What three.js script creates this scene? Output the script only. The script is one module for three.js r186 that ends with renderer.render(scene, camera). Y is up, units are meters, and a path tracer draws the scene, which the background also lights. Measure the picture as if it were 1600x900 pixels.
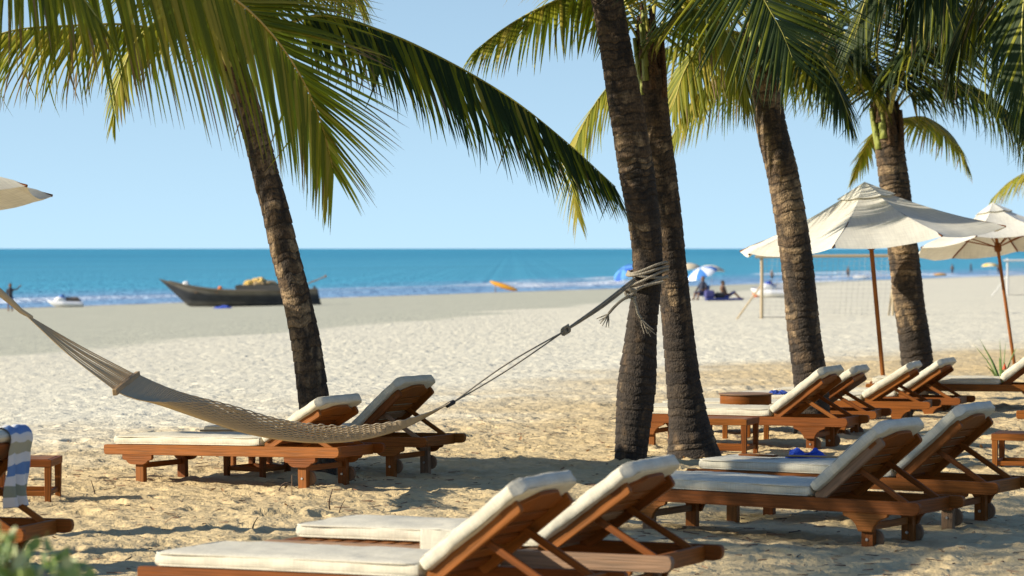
import * as THREE from 'three';
import { mergeGeometries } from 'three/addons/utils/BufferGeometryUtils.js';
import { MarchingCubes } from 'three/addons/objects/MarchingCubes.js';

// ------------------------------------------------------------------ camera, sky, sun, exposure
const EYE = 1.7, FOCAL = 4500, HORIZON = 388;          // metres; picture units of a 1600 x 900 frame
const scene = new THREE.Scene();
const camera = new THREE.PerspectiveCamera(2 * Math.atan(450 / FOCAL) * 180 / Math.PI, 16 / 9, 0.5, 40000);
camera.position.set(0, EYE, 0);
camera.setViewOffset(1600, 900, 0, 450 - HORIZON, 1600, 900);   // rising front: the horizon sits above the middle
camera.focus = 20.5; camera.userData.fStop = 4.2;
camera.updateProjectionMatrix(); camera.updateMatrixWorld();
const renderer = new THREE.WebGLRenderer({ antialias: true });
renderer.toneMapping = THREE.LinearToneMapping;
renderer.toneMappingExposure = 1.6;
renderer.shadowMap.enabled = true;

const sunDir = new THREE.Vector3(-0.985, 0, 0.17).normalize().multiplyScalar(Math.cos(0.415)).setY(Math.sin(0.415)).normalize();
{
  const w = 512, h = 256, data = new Float32Array(w * h * 4), v = new THREE.Vector3();
  for (let j = 0; j < h; j++) for (let i = 0; i < w; i++) {
    const el = ((j + 0.5) / h - 0.5) * Math.PI, az = ((i + 0.5) / w - 0.5) * 2 * Math.PI;
    v.set(Math.cos(el) * Math.cos(az), Math.sin(el), Math.cos(el) * Math.sin(az));
    const e = Math.max(0, v.y), t = Math.exp(-e * 4.6), g = Math.max(0, v.dot(sunDir));
    const glow = 0.16 * Math.pow(g, 3) + 0.3 * Math.pow(g, 24), k = (j * w + i) * 4;
    data[k] = 0.038 + 0.322 * t + glow * 0.75; data[k + 1] = 0.095 + 0.435 * t + glow * 0.75; data[k + 2] = 0.24 + 0.415 * t + glow * 0.8; data[k + 3] = 1;
  }
  const sky = new THREE.DataTexture(data, w, h, THREE.RGBAFormat, THREE.FloatType);
  sky.mapping = THREE.EquirectangularReflectionMapping; sky.magFilter = THREE.LinearFilter; sky.needsUpdate = true;
  scene.background = sky; scene.environment = sky;
}
const sun = new THREE.DirectionalLight(new THREE.Color(1, 0.90, 0.74), 5.0);
sun.position.copy(sunDir).multiplyScalar(60).add(new THREE.Vector3(0, 0, -25)); sun.target.position.set(0, 0, -25);
sun.castShadow = true; sun.shadow.mapSize.set(4096, 4096);
Object.assign(sun.shadow.camera, { left: -40, right: 40, top: 40, bottom: -40, near: 1, far: 200 });
scene.add(sun, sun.target);

// ------------------------------------------------------------------ helpers
const V = (x, y, z) => new THREE.Vector3(x, y, z);
const at = (px, py, d) => V((px - 800) * d / FOCAL, EYE - (py - HORIZON) * d / FOCAL, -d);   // picture point + real distance -> metres
function rng(a) { return () => { a |= 0; a = a + 0x6D2B79F5 | 0; let t = Math.imul(a ^ a >>> 15, 1 | a); t = t + Math.imul(t ^ t >>> 7, 61 | t) ^ t; return ((t ^ t >>> 14) >>> 0) / 4294967296; }; }
const hash = (x, y, s = 0) => { let h = Math.imul(x, 374761393) + Math.imul(y, 668265263) + Math.imul(s, 2147483647) | 0; h = Math.imul(h ^ h >>> 13, 1274126177); return ((h ^ h >>> 16) >>> 0) / 4294967296; };
function noise(x, y, s = 0) {                                  // value noise, -1..1
  const xi = Math.floor(x), yi = Math.floor(y), fx = x - xi, fy = y - yi, u = fx * fx * (3 - 2 * fx), v = fy * fy * (3 - 2 * fy);
  const a = hash(xi, yi, s), b = hash(xi + 1, yi, s), c = hash(xi, yi + 1, s), d = hash(xi + 1, yi + 1, s);
  return 2 * (a + (b - a) * u + (c - a) * v + (a - b - c + d) * u * v) - 1;
}
const fbm = (x, y, o = 4, s = 0) => { let a = 0, m = 1, t = 0; for (let i = 0; i < o; i++) { a += noise(x, y, s + i) * m; t += m; m *= 0.5; x = x * 2.03 + 7.1; y = y * 2.03 + 3.7; } return a / t; };
const smooth = (a, b, x) => { const t = Math.min(1, Math.max(0, (x - a) / (b - a))); return t * t * (3 - 2 * t); };
const used = new Map();
function numbered(n) { const k = used.get(n) || 0; used.set(n, k + 1); return k ? `${n}_${String(k).padStart(3, '0')}` : n; }
function shadows(o) { o.castShadow = o.receiveShadow = true; return o; }
function part(name, geo, mat, parent) { const m = shadows(new THREE.Mesh(geo, mat)); m.name = name; parent.add(m); return m; }
function thing(name, label, category, pos = [0, 0, 0], turn = 0, group) {
  const o = new THREE.Group(); o.name = numbered(name); o.position.set(...pos); o.rotation.y = turn; scene.add(o);
  o.userData = { label, category }; if (group) o.userData.group = group; return o;
}
function single(name, geo, mat, label, category, group) {
  const m = shadows(new THREE.Mesh(geo, mat)); m.name = numbered(name); scene.add(m); m.userData = { label, category }; if (group) m.userData.group = group; return m;
}
function setting(name, geo, mat) { const m = shadows(new THREE.Mesh(geo, mat)); m.name = name; m.userData = { kind: 'structure' }; scene.add(m); return m; }
function texture(w, h, f, srgb = true) {                        // f(u, v) -> grey or [r, g, b] in 0..1
  const d = new Uint8Array(w * h * 4);
  for (let j = 0; j < h; j++) for (let i = 0; i < w; i++) { let c = f(i / w, j / h); if (!Array.isArray(c)) c = [c, c, c]; const k = (j * w + i) * 4; for (let q = 0; q < 3; q++) d[k + q] = Math.max(0, Math.min(255, c[q] * 255)); d[k + 3] = 255; }
  const t = new THREE.DataTexture(d, w, h); t.wrapS = t.wrapT = THREE.RepeatWrapping; t.magFilter = THREE.LinearFilter; t.minFilter = THREE.LinearMipmapLinearFilter; t.generateMipmaps = true;
  if (srgb) t.colorSpace = THREE.SRGBColorSpace; t.needsUpdate = true; return t;
}
// noise that repeats over n cells, so that textures tile
function tnoise(u, v, n, m, s) { const x = u * n, y = v * m, xi = Math.floor(x), yi = Math.floor(y), fx = x - xi, fy = y - yi, a = fx * fx * (3 - 2 * fx), b = fy * fy * (3 - 2 * fy), H = (i, j) => hash(((i % n) + n) % n, ((j % m) + m) % m, s); const p = H(xi, yi), q = H(xi + 1, yi), r = H(xi, yi + 1), t = H(xi + 1, yi + 1); return 2 * (p + (q - p) * a + (r - p) * b + (p - q - r + t) * a * b) - 1; }
const repeat = (t, x, y) => { const c = t.clone(); c.repeat.set(x, y); c.needsUpdate = true; return c; };
const std = (color, rough, more = {}) => new THREE.MeshStandardMaterial({ color: new THREE.Color().setRGB(...color), roughness: rough, ...more });
const phys = (color, rough, more = {}) => new THREE.MeshPhysicalMaterial({ color: new THREE.Color().setRGB(...color), roughness: rough, ...more });
function colored(g, c) { const n = g.attributes.position.count, a = new Float32Array(n * 3); for (let i = 0; i < n; i++) a.set(c, i * 3); g.setAttribute('color', new THREE.BufferAttribute(a, 3)); return g; }
// a tube of changing radius along points
function taperTube(pts, radius, sides = 6, flat = 1, caps = true) {
  const n = pts.length, P = [], U = [], I = []; let up = V(0, 1, 0), len = 0;
  const t0 = pts[1].clone().sub(pts[0]).normalize(); if (Math.abs(t0.y) > 0.9) up = V(1, 0, 0);
  for (let i = 0; i < n; i++) {
    const T = pts[Math.min(n - 1, i + 1)].clone().sub(pts[Math.max(0, i - 1)]).normalize();
    const S = T.clone().cross(up).normalize(); up = S.clone().cross(T).normalize();
    const r = typeof radius === 'function' ? radius(i / (n - 1)) : radius; if (i) len += pts[i].distanceTo(pts[i - 1]);
    for (let k = 0; k <= sides; k++) { const a = k / sides * Math.PI * 2, p = pts[i].clone().addScaledVector(S, Math.cos(a) * r).addScaledVector(up, Math.sin(a) * r * flat); P.push(p.x, p.y, p.z); U.push(len, k / sides * r * 6); }
  }
  for (let i = 0; i < n - 1; i++) for (let k = 0; k < sides; k++) { const a = i * (sides + 1) + k, b = a + sides + 1; I.push(a, b, a + 1, b, b + 1, a + 1); }
  if (caps) for (const e of [0, n - 1]) { const c = P.length / 3; P.push(pts[e].x, pts[e].y, pts[e].z); U.push(0, 0); for (let k = 0; k < sides; k++) { const a = e * (sides + 1) + k; e ? I.push(a, c, a + 1) : I.push(a, a + 1, c); } }
  const g = new THREE.BufferGeometry(); g.setAttribute('position', new THREE.Float32BufferAttribute(P, 3)); g.setAttribute('uv', new THREE.Float32BufferAttribute(U, 2)); g.setIndex(I); g.computeVertexNormals(); return g;
}
const curve = (pts, n) => new THREE.CatmullRomCurve3(pts, false, 'centripetal').getSpacedPoints(n);
// a board along x, centred, with eased edges; ends: 'head' rounds the two corners at +x
function board(len, wid, thk, head = 0, foot = 0) {
  const s = new THREE.Shape(), b = 0.003, L = len / 2 - b, W = wid / 2 - b, r = Math.max(0.002, head), q = Math.max(0.002, foot);
  s.moveTo(-L + q, -W); s.lineTo(L - r, -W); s.quadraticCurveTo(L, -W, L, -W + r); s.lineTo(L, W - r * 0.6); s.quadraticCurveTo(L, W, L - r * 0.6, W); s.lineTo(-L + q * 0.6, W); s.quadraticCurveTo(-L, W, -L, W - q * 0.6); s.lineTo(-L, -W + q); s.quadraticCurveTo(-L, -W, -L + q, -W);
  const g = new THREE.ExtrudeGeometry(s, { depth: thk - 2 * b, bevelEnabled: true, bevelThickness: b, bevelSize: b, bevelSegments: 1, curveSegments: 3 });
  g.translate(0, 0, -thk / 2 + b); return g;
}
const cache = new Map(), once = (k, f) => { if (!cache.has(k)) cache.set(k, f()); return cache.get(k); };
const boardAt = (len, wid, thk, h = 0, f = 0) => once(['b', len, wid, thk, h, f].join(), () => board(len, wid, thk, h, f));
const moved = (g, m) => g.clone().applyMatrix4(m);
const M4 = () => new THREE.Matrix4();
// a soft box: subdivided, rounded, slightly uneven
function cushionGeo(lx, ly, lz, r, seed, cut = 0) {
  const g = new THREE.BoxGeometry(lx, ly, lz, 44, 6, 20), p = g.attributes.position, uv = g.attributes.uv, nrm = g.attributes.normal;
  for (let i = 0; i < p.count; i++) {
    let x = p.getX(i), y = p.getY(i), z = p.getZ(i); const nx = nrm.getX(i), ny = nrm.getY(i), nz = nrm.getZ(i);
    uv.setXY(i, Math.abs(nx) > 0.5 ? z : x, Math.abs(ny) > 0.5 ? z : y);
    if (cut && x > 0) { const lim = lx / 2 - Math.max(0, Math.abs(z) - (lz / 2 - cut)); if (x > lim) x = lim; }   // bevelled top corners
    const cx = Math.max(-lx / 2 + r, Math.min(lx / 2 - r, x)), cy = Math.max(-ly / 2 + r, Math.min(ly / 2 - r, y)), cz = Math.max(-lz / 2 + r, Math.min(lz / 2 - r, z));
    const d = V(x - cx, y - cy, z - cz), L = d.length(); if (L > 1e-6) { d.multiplyScalar(r / Math.max(r, L)); x = cx + d.x; y = cy + d.y; z = cz + d.z; }
    const w = 0.008 * fbm(x * 5 + seed * 9, z * 6 + y * 4, 3, seed) + 0.0025 * noise(x * 26, z * 26 + y * 30, seed + 5);
    const crown = 0.008 * (1 - Math.pow(2 * x / lx, 4)) * (1 - Math.pow(2 * z / lz, 4));
    if (Math.abs(ny) > 0.5) y += Math.sign(ny) * crown * (ny > 0 ? 1 : 0) + w; else { x += nx * w; z += nz * w; }
    p.setXYZ(i, x, y, z);
  }
  const m = mergeLike(g); m.computeVertexNormals(); return m;
}
function pipingGeo(lx, ly, lz, r, cut) {                       // welts along the upper and lower edge
  const X = lx / 2 - r * 0.25, Z = lz / 2 - r * 0.25, c = Math.max(0.02, cut), out = [];
  for (const y of [ly / 2 - r * 0.28, -ly / 2 + r * 0.28]) { const q = [[-X + 0.015, -Z], [-X / 3, -Z], [X / 3, -Z], [X - c, -Z], [X - (cut ? 0.004 : 0.01), -Z + c], [X, 0], [X - (cut ? 0.004 : 0.01), Z - c], [X - c, Z], [X / 3, Z], [-X / 3, Z], [-X + 0.015, Z], [-X, Z - 0.015], [-X, 0], [-X, -Z + 0.015]].map(([a, b]) => V(a, y, b)); out.push(taperTube(new THREE.CatmullRomCurve3(q, true, 'centripetal').getSpacedPoints(70), 0.0048, 5, 1, false)); }
  return mergeGeometries(out);
}
function mergeLike(g) {                                         // weld by position only, keep the first uv
  const p = g.attributes.position, uv = g.attributes.uv, map = new Map(), P = [], U = [], id = [];
  for (let i = 0; i < p.count; i++) { const k = [p.getX(i), p.getY(i), p.getZ(i)].map((a) => Math.round(a * 2e4)).join(); if (!map.has(k)) { map.set(k, P.length / 3); P.push(p.getX(i), p.getY(i), p.getZ(i)); U.push(uv.getX(i), uv.getY(i)); } id[i] = map.get(k); }
  const I = []; for (let i = 0; i < g.index.count; i += 3) { const [a, b, c] = [0, 1, 2].map((q) => id[g.index.getX(i + q)]); if (a !== b && b !== c && a !== c) I.push(a, b, c); }
  const o = new THREE.BufferGeometry(); o.setAttribute('position', new THREE.Float32BufferAttribute(P, 3)); o.setAttribute('uv', new THREE.Float32BufferAttribute(U, 2)); o.setIndex(I); return o;
}
// a continuous body: capsules [ax, ay, az, bx, by, bz, ra, rb, colour] joined by a smooth minimum
function body(caps, cell, k = 0.04) {
  const lo = V(1e9, 1e9, 1e9), hi = V(-1e9, -1e9, -1e9);
  for (const c of caps) { const r = Math.max(c[6], c[7]) + 3 * cell; for (const o of [0, 3]) { lo.min(V(c[o] - r, c[o + 1] - r, c[o + 2] - r)); hi.max(V(c[o] + r, c[o + 1] + r, c[o + 2] + r)); } }
  const mid = lo.clone().add(hi).multiplyScalar(0.5), half = Math.max(...hi.clone().sub(lo).toArray()) / 2, N = Math.min(90, Math.ceil(2 * half / cell));
  const mc = new MarchingCubes(N, new THREE.MeshBasicMaterial(), false, false, 60000); mc.isolation = 0;
  const sd = (x, y, z, c) => { const ax = x - c[0], ay = y - c[1], az = z - c[2], bx = c[3] - c[0], by = c[4] - c[1], bz = c[5] - c[2]; const h = Math.max(0, Math.min(1, (ax * bx + ay * by + az * bz) / (bx * bx + by * by + bz * bz + 1e-9))); return Math.hypot(ax - bx * h, ay - by * h, az - bz * h) - (c[6] + (c[7] - c[6]) * h); };
  const P = (i) => (i - N / 2) / (N / 2) * half;
  for (let z = 0; z < N; z++) for (let y = 0; y < N; y++) for (let x = 0; x < N; x++) {
    let e = 0; const X = mid.x + P(x), Y = mid.y + P(y), Z = mid.z + P(z); for (const c of caps) e += Math.exp(-sd(X, Y, Z, c) / k * 2);
    mc.field[z * N * N + y * N + x] = k / 2 * Math.log(e + 1e-30);
  }
  mc.update();
  const n = mc.count, pos = mc.positionArray.slice(0, n * 3), nor = mc.normalArray.slice(0, n * 3), col = new Float32Array(n * 3);
  for (let i = 0; i < n; i++) {
    for (let q = 0; q < 3; q++) pos[i * 3 + q] = pos[i * 3 + q] * half + mid.getComponent(q);
    let best = 1e9, bc = [1, 1, 1]; for (const c of caps) { const d = sd(pos[i * 3], pos[i * 3 + 1], pos[i * 3 + 2], c); if (d < best) { best = d; bc = c[8]; } } col.set(bc, i * 3);
  }
  const g = new THREE.BufferGeometry(); g.setAttribute('position', new THREE.BufferAttribute(pos, 3)); g.setAttribute('normal', new THREE.BufferAttribute(nor, 3)); g.setAttribute('color', new THREE.BufferAttribute(col, 3)); return g;
}

// ------------------------------------------------------------------ textures and materials
const grainTex = texture(512, 256, (u, v) => {
  const warp = v + 0.012 * tnoise(u, v, 3, 5, 2), g = 0.5 * tnoise(u, warp, 4, 64, 3) + 0.3 * tnoise(u, warp, 8, 128, 4) + 0.25 * tnoise(u, v, 6, 6, 9);
  const k = 0.80 + 0.20 * g; return [k, k * (0.985 - 0.03 * g), k * (0.96 - 0.05 * g)];
});
const grainBump = texture(256, 256, (u, v) => 0.5 + 0.3 * tnoise(u, v, 4, 64, 3) + 0.2 * tnoise(u, v, 16, 128, 5), false);
const wood = [[0.335, 0.108, 0.016], [0.275, 0.083, 0.012], [0.375, 0.130, 0.022]].map((c, i) => phys(c, 0.55, { specularIntensity: 0.4, map: repeat(grainTex, 1.1 + i * 0.2, 3.1), bumpMap: repeat(grainBump, 1.1, 3), bumpScale: 0.0012}));
const woodWorn = phys([0.36, 0.215, 0.12], 0.65, { map: repeat(grainTex, 1.3, 3.1), bumpMap: repeat(grainBump, 1.3, 3), bumpScale: 0.002 });
const weaveBump = texture(128, 128, (u, v) => 0.5 + 0.25 * Math.sin(u * Math.PI * 64) * Math.sin(v * Math.PI * 64) + 0.3 * tnoise(u, v, 32, 8, 1), false);
const slubTex = texture(512, 512, (u, v) => { const k = 0.93 + 0.035 * tnoise(u, v, 128, 10, 3) + 0.035 * tnoise(u, v, 10, 128, 4) + 0.03 * tnoise(u, v, 5, 5, 7); return [k, k, k * 0.985]; });
const canvasMat = phys([0.70, 0.655, 0.53], 0.92, { map: repeat(slubTex, 2.2, 2.2), bumpMap: repeat(weaveBump, 9, 9), bumpScale: 0.0012, sheen: 0.25, sheenRoughness: 0.7 });
const steel = std([0.42, 0.40, 0.37], 0.4, { metalness: 0.8 });
const tyre = std([0.10, 0.075, 0.05], 0.8);

// ------------------------------------------------------------------ the beach
const NX = -0.9073, NZ = -0.4206, SHORE = 124.5, SEA = -2.78, SLOPE = 0.0247;
const seaward = (x, z) => x * NX + z * NZ;
const softplus = (t, w) => t > 12 * w ? t : w * Math.log(1 + Math.exp(t / w));
const profile = (x, z) => -SLOPE * softplus(seaward(x, z) - 12, 1.6);
function dents(x, z, cell, s, r0, r1, share) {                  // footprints: hollow with a pushed-up rim
  let h = 0; const ci = Math.floor(x / cell), cj = Math.floor(z / cell);
  for (let i = ci - 1; i <= ci + 1; i++) for (let j = cj - 1; j <= cj + 1; j++) {
    if (hash(i, j, s) > share) continue;
    const px = (i + hash(i, j, s + 1)) * cell, pz = (j + hash(i, j, s + 2)) * cell, a = hash(i, j, s + 3) * 3.14, r = r0 + (r1 - r0) * hash(i, j, s + 4);
    const dx = x - px, dz = z - pz, u = dx * Math.cos(a) + dz * Math.sin(a), v = (dz * Math.cos(a) - dx * Math.sin(a)) * 1.7, q = Math.hypot(u, v) / r;
    if (q < 2) h += r * (q < 1 ? -0.22 * (1 - q * q) : 0) + r * 0.085 * Math.exp(-Math.pow((q - 1.15) / 0.28, 2));
  }
  return h;
}
const MOUNDS = [[-1.42, -21.75, 0.3], [0.94, -22.7, 0.3], [1.45, -23.2, 0.45], [2.68, -25.7, 0.35], [4.64, -32.6, 0.4]];
function ground(x, z) {
  const d = seaward(x, z), far = Math.hypot(x, z), rough = (0.9 - 0.3 * smooth(10, 18, d) - 0.5 * smooth(28, 75, d)) * (d > SHORE - 6 ? 0.2 : 1);
  let h = profile(x, z); for (const [a, b, r] of MOUNDS) { const q = Math.hypot(x - a, z - b) / r; if (q < 3) h += 0.05 * Math.exp(-q * q) * (1 + 0.5 * noise(x * 7, z * 7, 81)); }
  if (far < 420) h += rough * (0.024 * fbm(x * 0.55, z * 0.55, 3, 11) + 0.020 * noise(x * 2.1, z * 2.1, 21));
  if (far < 130) { h += rough * (dents(x, z, 0.30, 41, 0.06, 0.13, 0.8) + dents(x + 9, z, 0.72, 51, 0.12, 0.24, 0.35)); h += rough * (0.014 * noise(x * 6.3, z * 6.3, 31) + 0.010 * noise(x * 13, z * 13, 32) + dents(x, z + 5, 0.17, 61, 0.04, 0.09, 0.6)); }
  return h;
}
{
  const axis = (stops) => { const o = [stops[0][0]]; for (const [to, step, grow] of stops.slice(1)) { let s = step; while (o[o.length - 1] < to) { o.push(o[o.length - 1] + s); s *= grow; } } return o; };
  const pos = axis([[0], [4.6, 0.034, 1], [16, 0.038, 1.009], [120, 0.16, 1.06], [900, 5, 1.2]]);
  const xs = [...pos.slice(1).reverse().map((a) => -a), ...pos];
  const zs = axis([[-40], [8, 6, 1], [13.5, 0.5, 1], [27, 0.036, 1], [260, 0.036, 1.0058], [3000, 4, 1.2]]).map((a) => -a);
  const nx = xs.length, nz = zs.length, P = new Float32Array(nx * nz * 3), C = new Float32Array(nx * nz * 3), U = new Float32Array(nx * nz * 2), I = new Uint32Array((nx - 1) * (nz - 1) * 6);
  console.log('sand grid', nx, nz, 2 * nx * nz);
  const dry = [0.77, 0.725, 0.565], litter = [0.64, 0.50, 0.275], damp = [0.535, 0.53, 0.405], wet = [0.33, 0.29, 0.22];
  let k = 0;
  for (let j = 0; j < nz; j++) for (let i = 0; i < nx; i++, k++) {
    const x = xs[i], z = zs[j], d = seaward(x, z); P[k * 3] = x; P[k * 3 + 1] = ground(x, z); P[k * 3 + 2] = z; U[k * 2] = x; U[k * 2 + 1] = z;
    const w = fbm(x * 0.12, z * 0.12, 4, 71), f = fbm(x * 0.9, z * 0.9, 3, 72);
    const a = 1 - smooth(11, 17, d + 4 * w + 1.5 * f), b = smooth(-1.5, 2.5, d - (36 + 1.45 * (x + 11)) + 7 * w), c = smooth(SHORE - 5, SHORE - 1, d + 1.2 * w);
    const tone = 1 + 0.06 * f + 0.05 * noise(x * 5, z * 5, 73);
    for (let q = 0; q < 3; q++) { let v = dry[q] + (litter[q] - dry[q]) * a; v += (damp[q] - v) * b; v += (wet[q] - v) * c; C[k * 3 + q] = v * tone; }
  }
  k = 0; for (let j = 0; j < nz - 1; j++) for (let i = 0; i < nx - 1; i++) { const a = j * nx + i; I.set([a, a + 1, a + nx, a + 1, a + nx + 1, a + nx], k); k += 6; }
  const g = new THREE.BufferGeometry(); g.setAttribute('position', new THREE.BufferAttribute(P, 3)); g.setAttribute('color', new THREE.BufferAttribute(C, 3)); g.setAttribute('uv', new THREE.BufferAttribute(U, 2)); g.setIndex(new THREE.BufferAttribute(I, 1)); g.computeVertexNormals();
  const grains = texture(1024, 1024, (u, v) => { const n = 0.5 * tnoise(u, v, 24, 24, 1) + 0.5 * tnoise(u, v, 90, 90, 2) + 0.8 * (hash(Math.floor(u * 1024), Math.floor(v * 1024), 5) - 0.5); const k2 = 0.93 + 0.07 * n; return [k2, k2 * 0.995, k2 * 0.98]; });
  const lumps = texture(1024, 1024, (u, v) => 0.5 + 0.22 * tnoise(u, v, 20, 20, 3) + 0.16 * tnoise(u, v, 47, 47, 4) + 0.1 * tnoise(u, v, 110, 110, 5) + 0.06 * tnoise(u, v, 300, 300, 6), false);
  setting('beach_sand', g, std([1, 1, 1], 0.95, { vertexColors: true, map: repeat(grains, 0.45, 0.45), bumpMap: repeat(lumps, 0.5, 0.5), bumpScale: 0.022 }));
}
// ------------------------------------------------------------------ the sea
{
  const D = [-6]; while (D[D.length - 1] < 26000) { const d = D[D.length - 1]; D.push(d + (d < 60 ? 0.55 : Math.min(2200, 0.55 + (d - 60) * 0.06))); }
  const A = []; for (let a = -2500; a < 9000;) { A.push(a); a += a > 80 && a < 520 ? 1.6 : Math.max(2, Math.min(400, Math.abs(a - 300) * 0.08)); }
  A.push(30000); A.unshift(-30000);
  const tx = -NZ, tz = NX, P = [], C = [], U = [], I = [], n = A.length;      // along the shore, away from the camera
  const deep = [0.055, 0.30, 0.445], mid = [0.08, 0.35, 0.49], shallow = [0.22, 0.38, 0.56], foam = [0.80, 0.85, 0.88];
  for (const d of D) for (const a of A) {
    const ax = -tx, az = -tz, s = SHORE + d, x = NX * s - tx * -a * 1, z = NZ * s - tz * -a * -1 * -1;
    const along = a, w = fbm(along * 0.02, d * 0.05, 3, 5), ph = d + 5 * fbm(along * 0.013, 1.7, 3, 9) + 1.5 * noise(along * 0.09, d * 0.1, 3);
    let h = 0.02 * Math.sin(ph * 0.9), fo = 0;
    if (d < 70) {
      for (const [c, wd, am, sd, thr] of [[5, 1.4, 0.10, 1, 0.05], [15, 1.8, 0.36, 2, 0.12], [27, 1.5, 0.32, 3, 0.25], [42, 1.5, 0.28, 4, 0.32]]) {
        const q = (ph - c) / wd, live = smooth(thr - 0.15, thr + 0.25, fbm(along * 0.022 + c, c, 3, 20 + sd));
        h += am * Math.exp(-q * q) * (0.35 + 0.65 * live); fo = Math.max(fo, live * smooth(0.35, 0.9, Math.exp(-Math.pow((ph - c + 0.7) / (wd * 1.1), 2)) + 0.35 * noise(along * 0.5, d * 0.9, 33)));
      }
      fo = Math.max(fo, 0.55 * smooth(0.0, 0.6, noise(along * 0.25, d * 0.6, 8)) * (1 - smooth(0.5, 3, Math.abs(ph - 0.5))));
    }
    const X = NX * s + tx * a, Z = NZ * s + tz * a;
    P.push(X, SEA + h * (d < 90 ? 1 : 0) - (d < 0 ? 0.02 : 0), Z); U.push(X, Z);
    const t = smooth(6, 60, d + 14 * w), t2 = smooth(80, 700, d), far = 0.06 * fbm(along * 0.004, Math.log(d + 8) * 9, 3, 6);
    for (let q = 0; q < 3; q++) { let v = shallow[q] + (mid[q] - shallow[q]) * t; v += (deep[q] - v) * t2; v *= 1 + far * 2; v += (foam[q] - v) * fo; C.push(v); }
  }
  for (let j = 0; j < D.length - 1; j++) for (let i = 0; i < n - 1; i++) { const a = j * n + i; I.push(a, a + n, a + 1, a + 1, a + n, a + n + 1); }
  const g = new THREE.BufferGeometry(); g.setAttribute('position', new THREE.Float32BufferAttribute(P, 3)); g.setAttribute('color', new THREE.Float32BufferAttribute(C, 3)); g.setAttribute('uv', new THREE.Float32BufferAttribute(U, 2)); g.setIndex(I); g.computeVertexNormals();
  if (g.attributes.normal.getY(Math.floor(g.attributes.position.count / 2)) < 0) { const ix = g.index.array; for (let i = 0; i < ix.length; i += 3) [ix[i], ix[i + 1]] = [ix[i + 1], ix[i]]; g.computeVertexNormals(); }
  console.log('sea', D.length, n);
  const chop = texture(512, 512, (u, v) => 0.5 + 0.25 * tnoise(u, v, 9, 22, 1) + 0.17 * tnoise(u, v, 30, 50, 2) + 0.1 * tnoise(u, v, 90, 110, 3), false);
  setting('sea', g, phys([1, 1, 1], 0.55, { vertexColors: true, ior: 1.33, specularIntensity: 0.45, bumpMap: repeat(chop, 1 / 24, 1 / 24), bumpScale: 0.9 }));
}

// ------------------------------------------------------------------ palms
const barkTex = texture(512, 512, (u, v) => { const f = 0.4 * tnoise(u, v, 12, 44, 1) + 0.35 * tnoise(u, v, 110, 40, 2) + 0.35 * tnoise(u, v, 30, 60, 3) + 0.15 * tnoise(u, v, 60, 10, 4); const k = 0.78 + 0.34 * f; return [k, k * 0.98, k * 0.94]; });
const barkBump = texture(512, 512, (u, v) => { const w = u + 0.02 * tnoise(u, v, 9, 13, 20); return 0.5 + 0.28 * tnoise(u, v + 0.03 * tnoise(u, v, 7, 7, 21), 7, 34, 12) + 0.16 * tnoise(w, v, 60, 40, 13) + 0.16 * tnoise(u, v, 130, 90, 14) + 0.1 * tnoise(w, v, 50, 9, 11); }, false);
const bark = std([1, 1, 1], 0.92, { vertexColors: true, map: repeat(barkTex, 1.6, 1.6), bumpMap: repeat(barkBump, 1.6, 1.6), bumpScale: 0.014 });
const fibre = std([0.20, 0.115, 0.055], 0.95, { map: repeat(barkTex, 3, 1), bumpMap: repeat(barkBump, 3, 1), bumpScale: 0.02 });
const leafMat = phys([1, 1, 1], 0.62, { vertexColors: true, transmission: 0.46, thickness: 0, side: THREE.DoubleSide, specularIntensity: 0.32 });
const stalkMat = std([0.40, 0.36, 0.07], 0.55), stalkGold = std([0.62, 0.40, 0.10], 0.5), stalkGreen = std([0.24, 0.27, 0.05], 0.6), stalkDry = std([0.34, 0.22, 0.10], 0.8);
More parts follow.
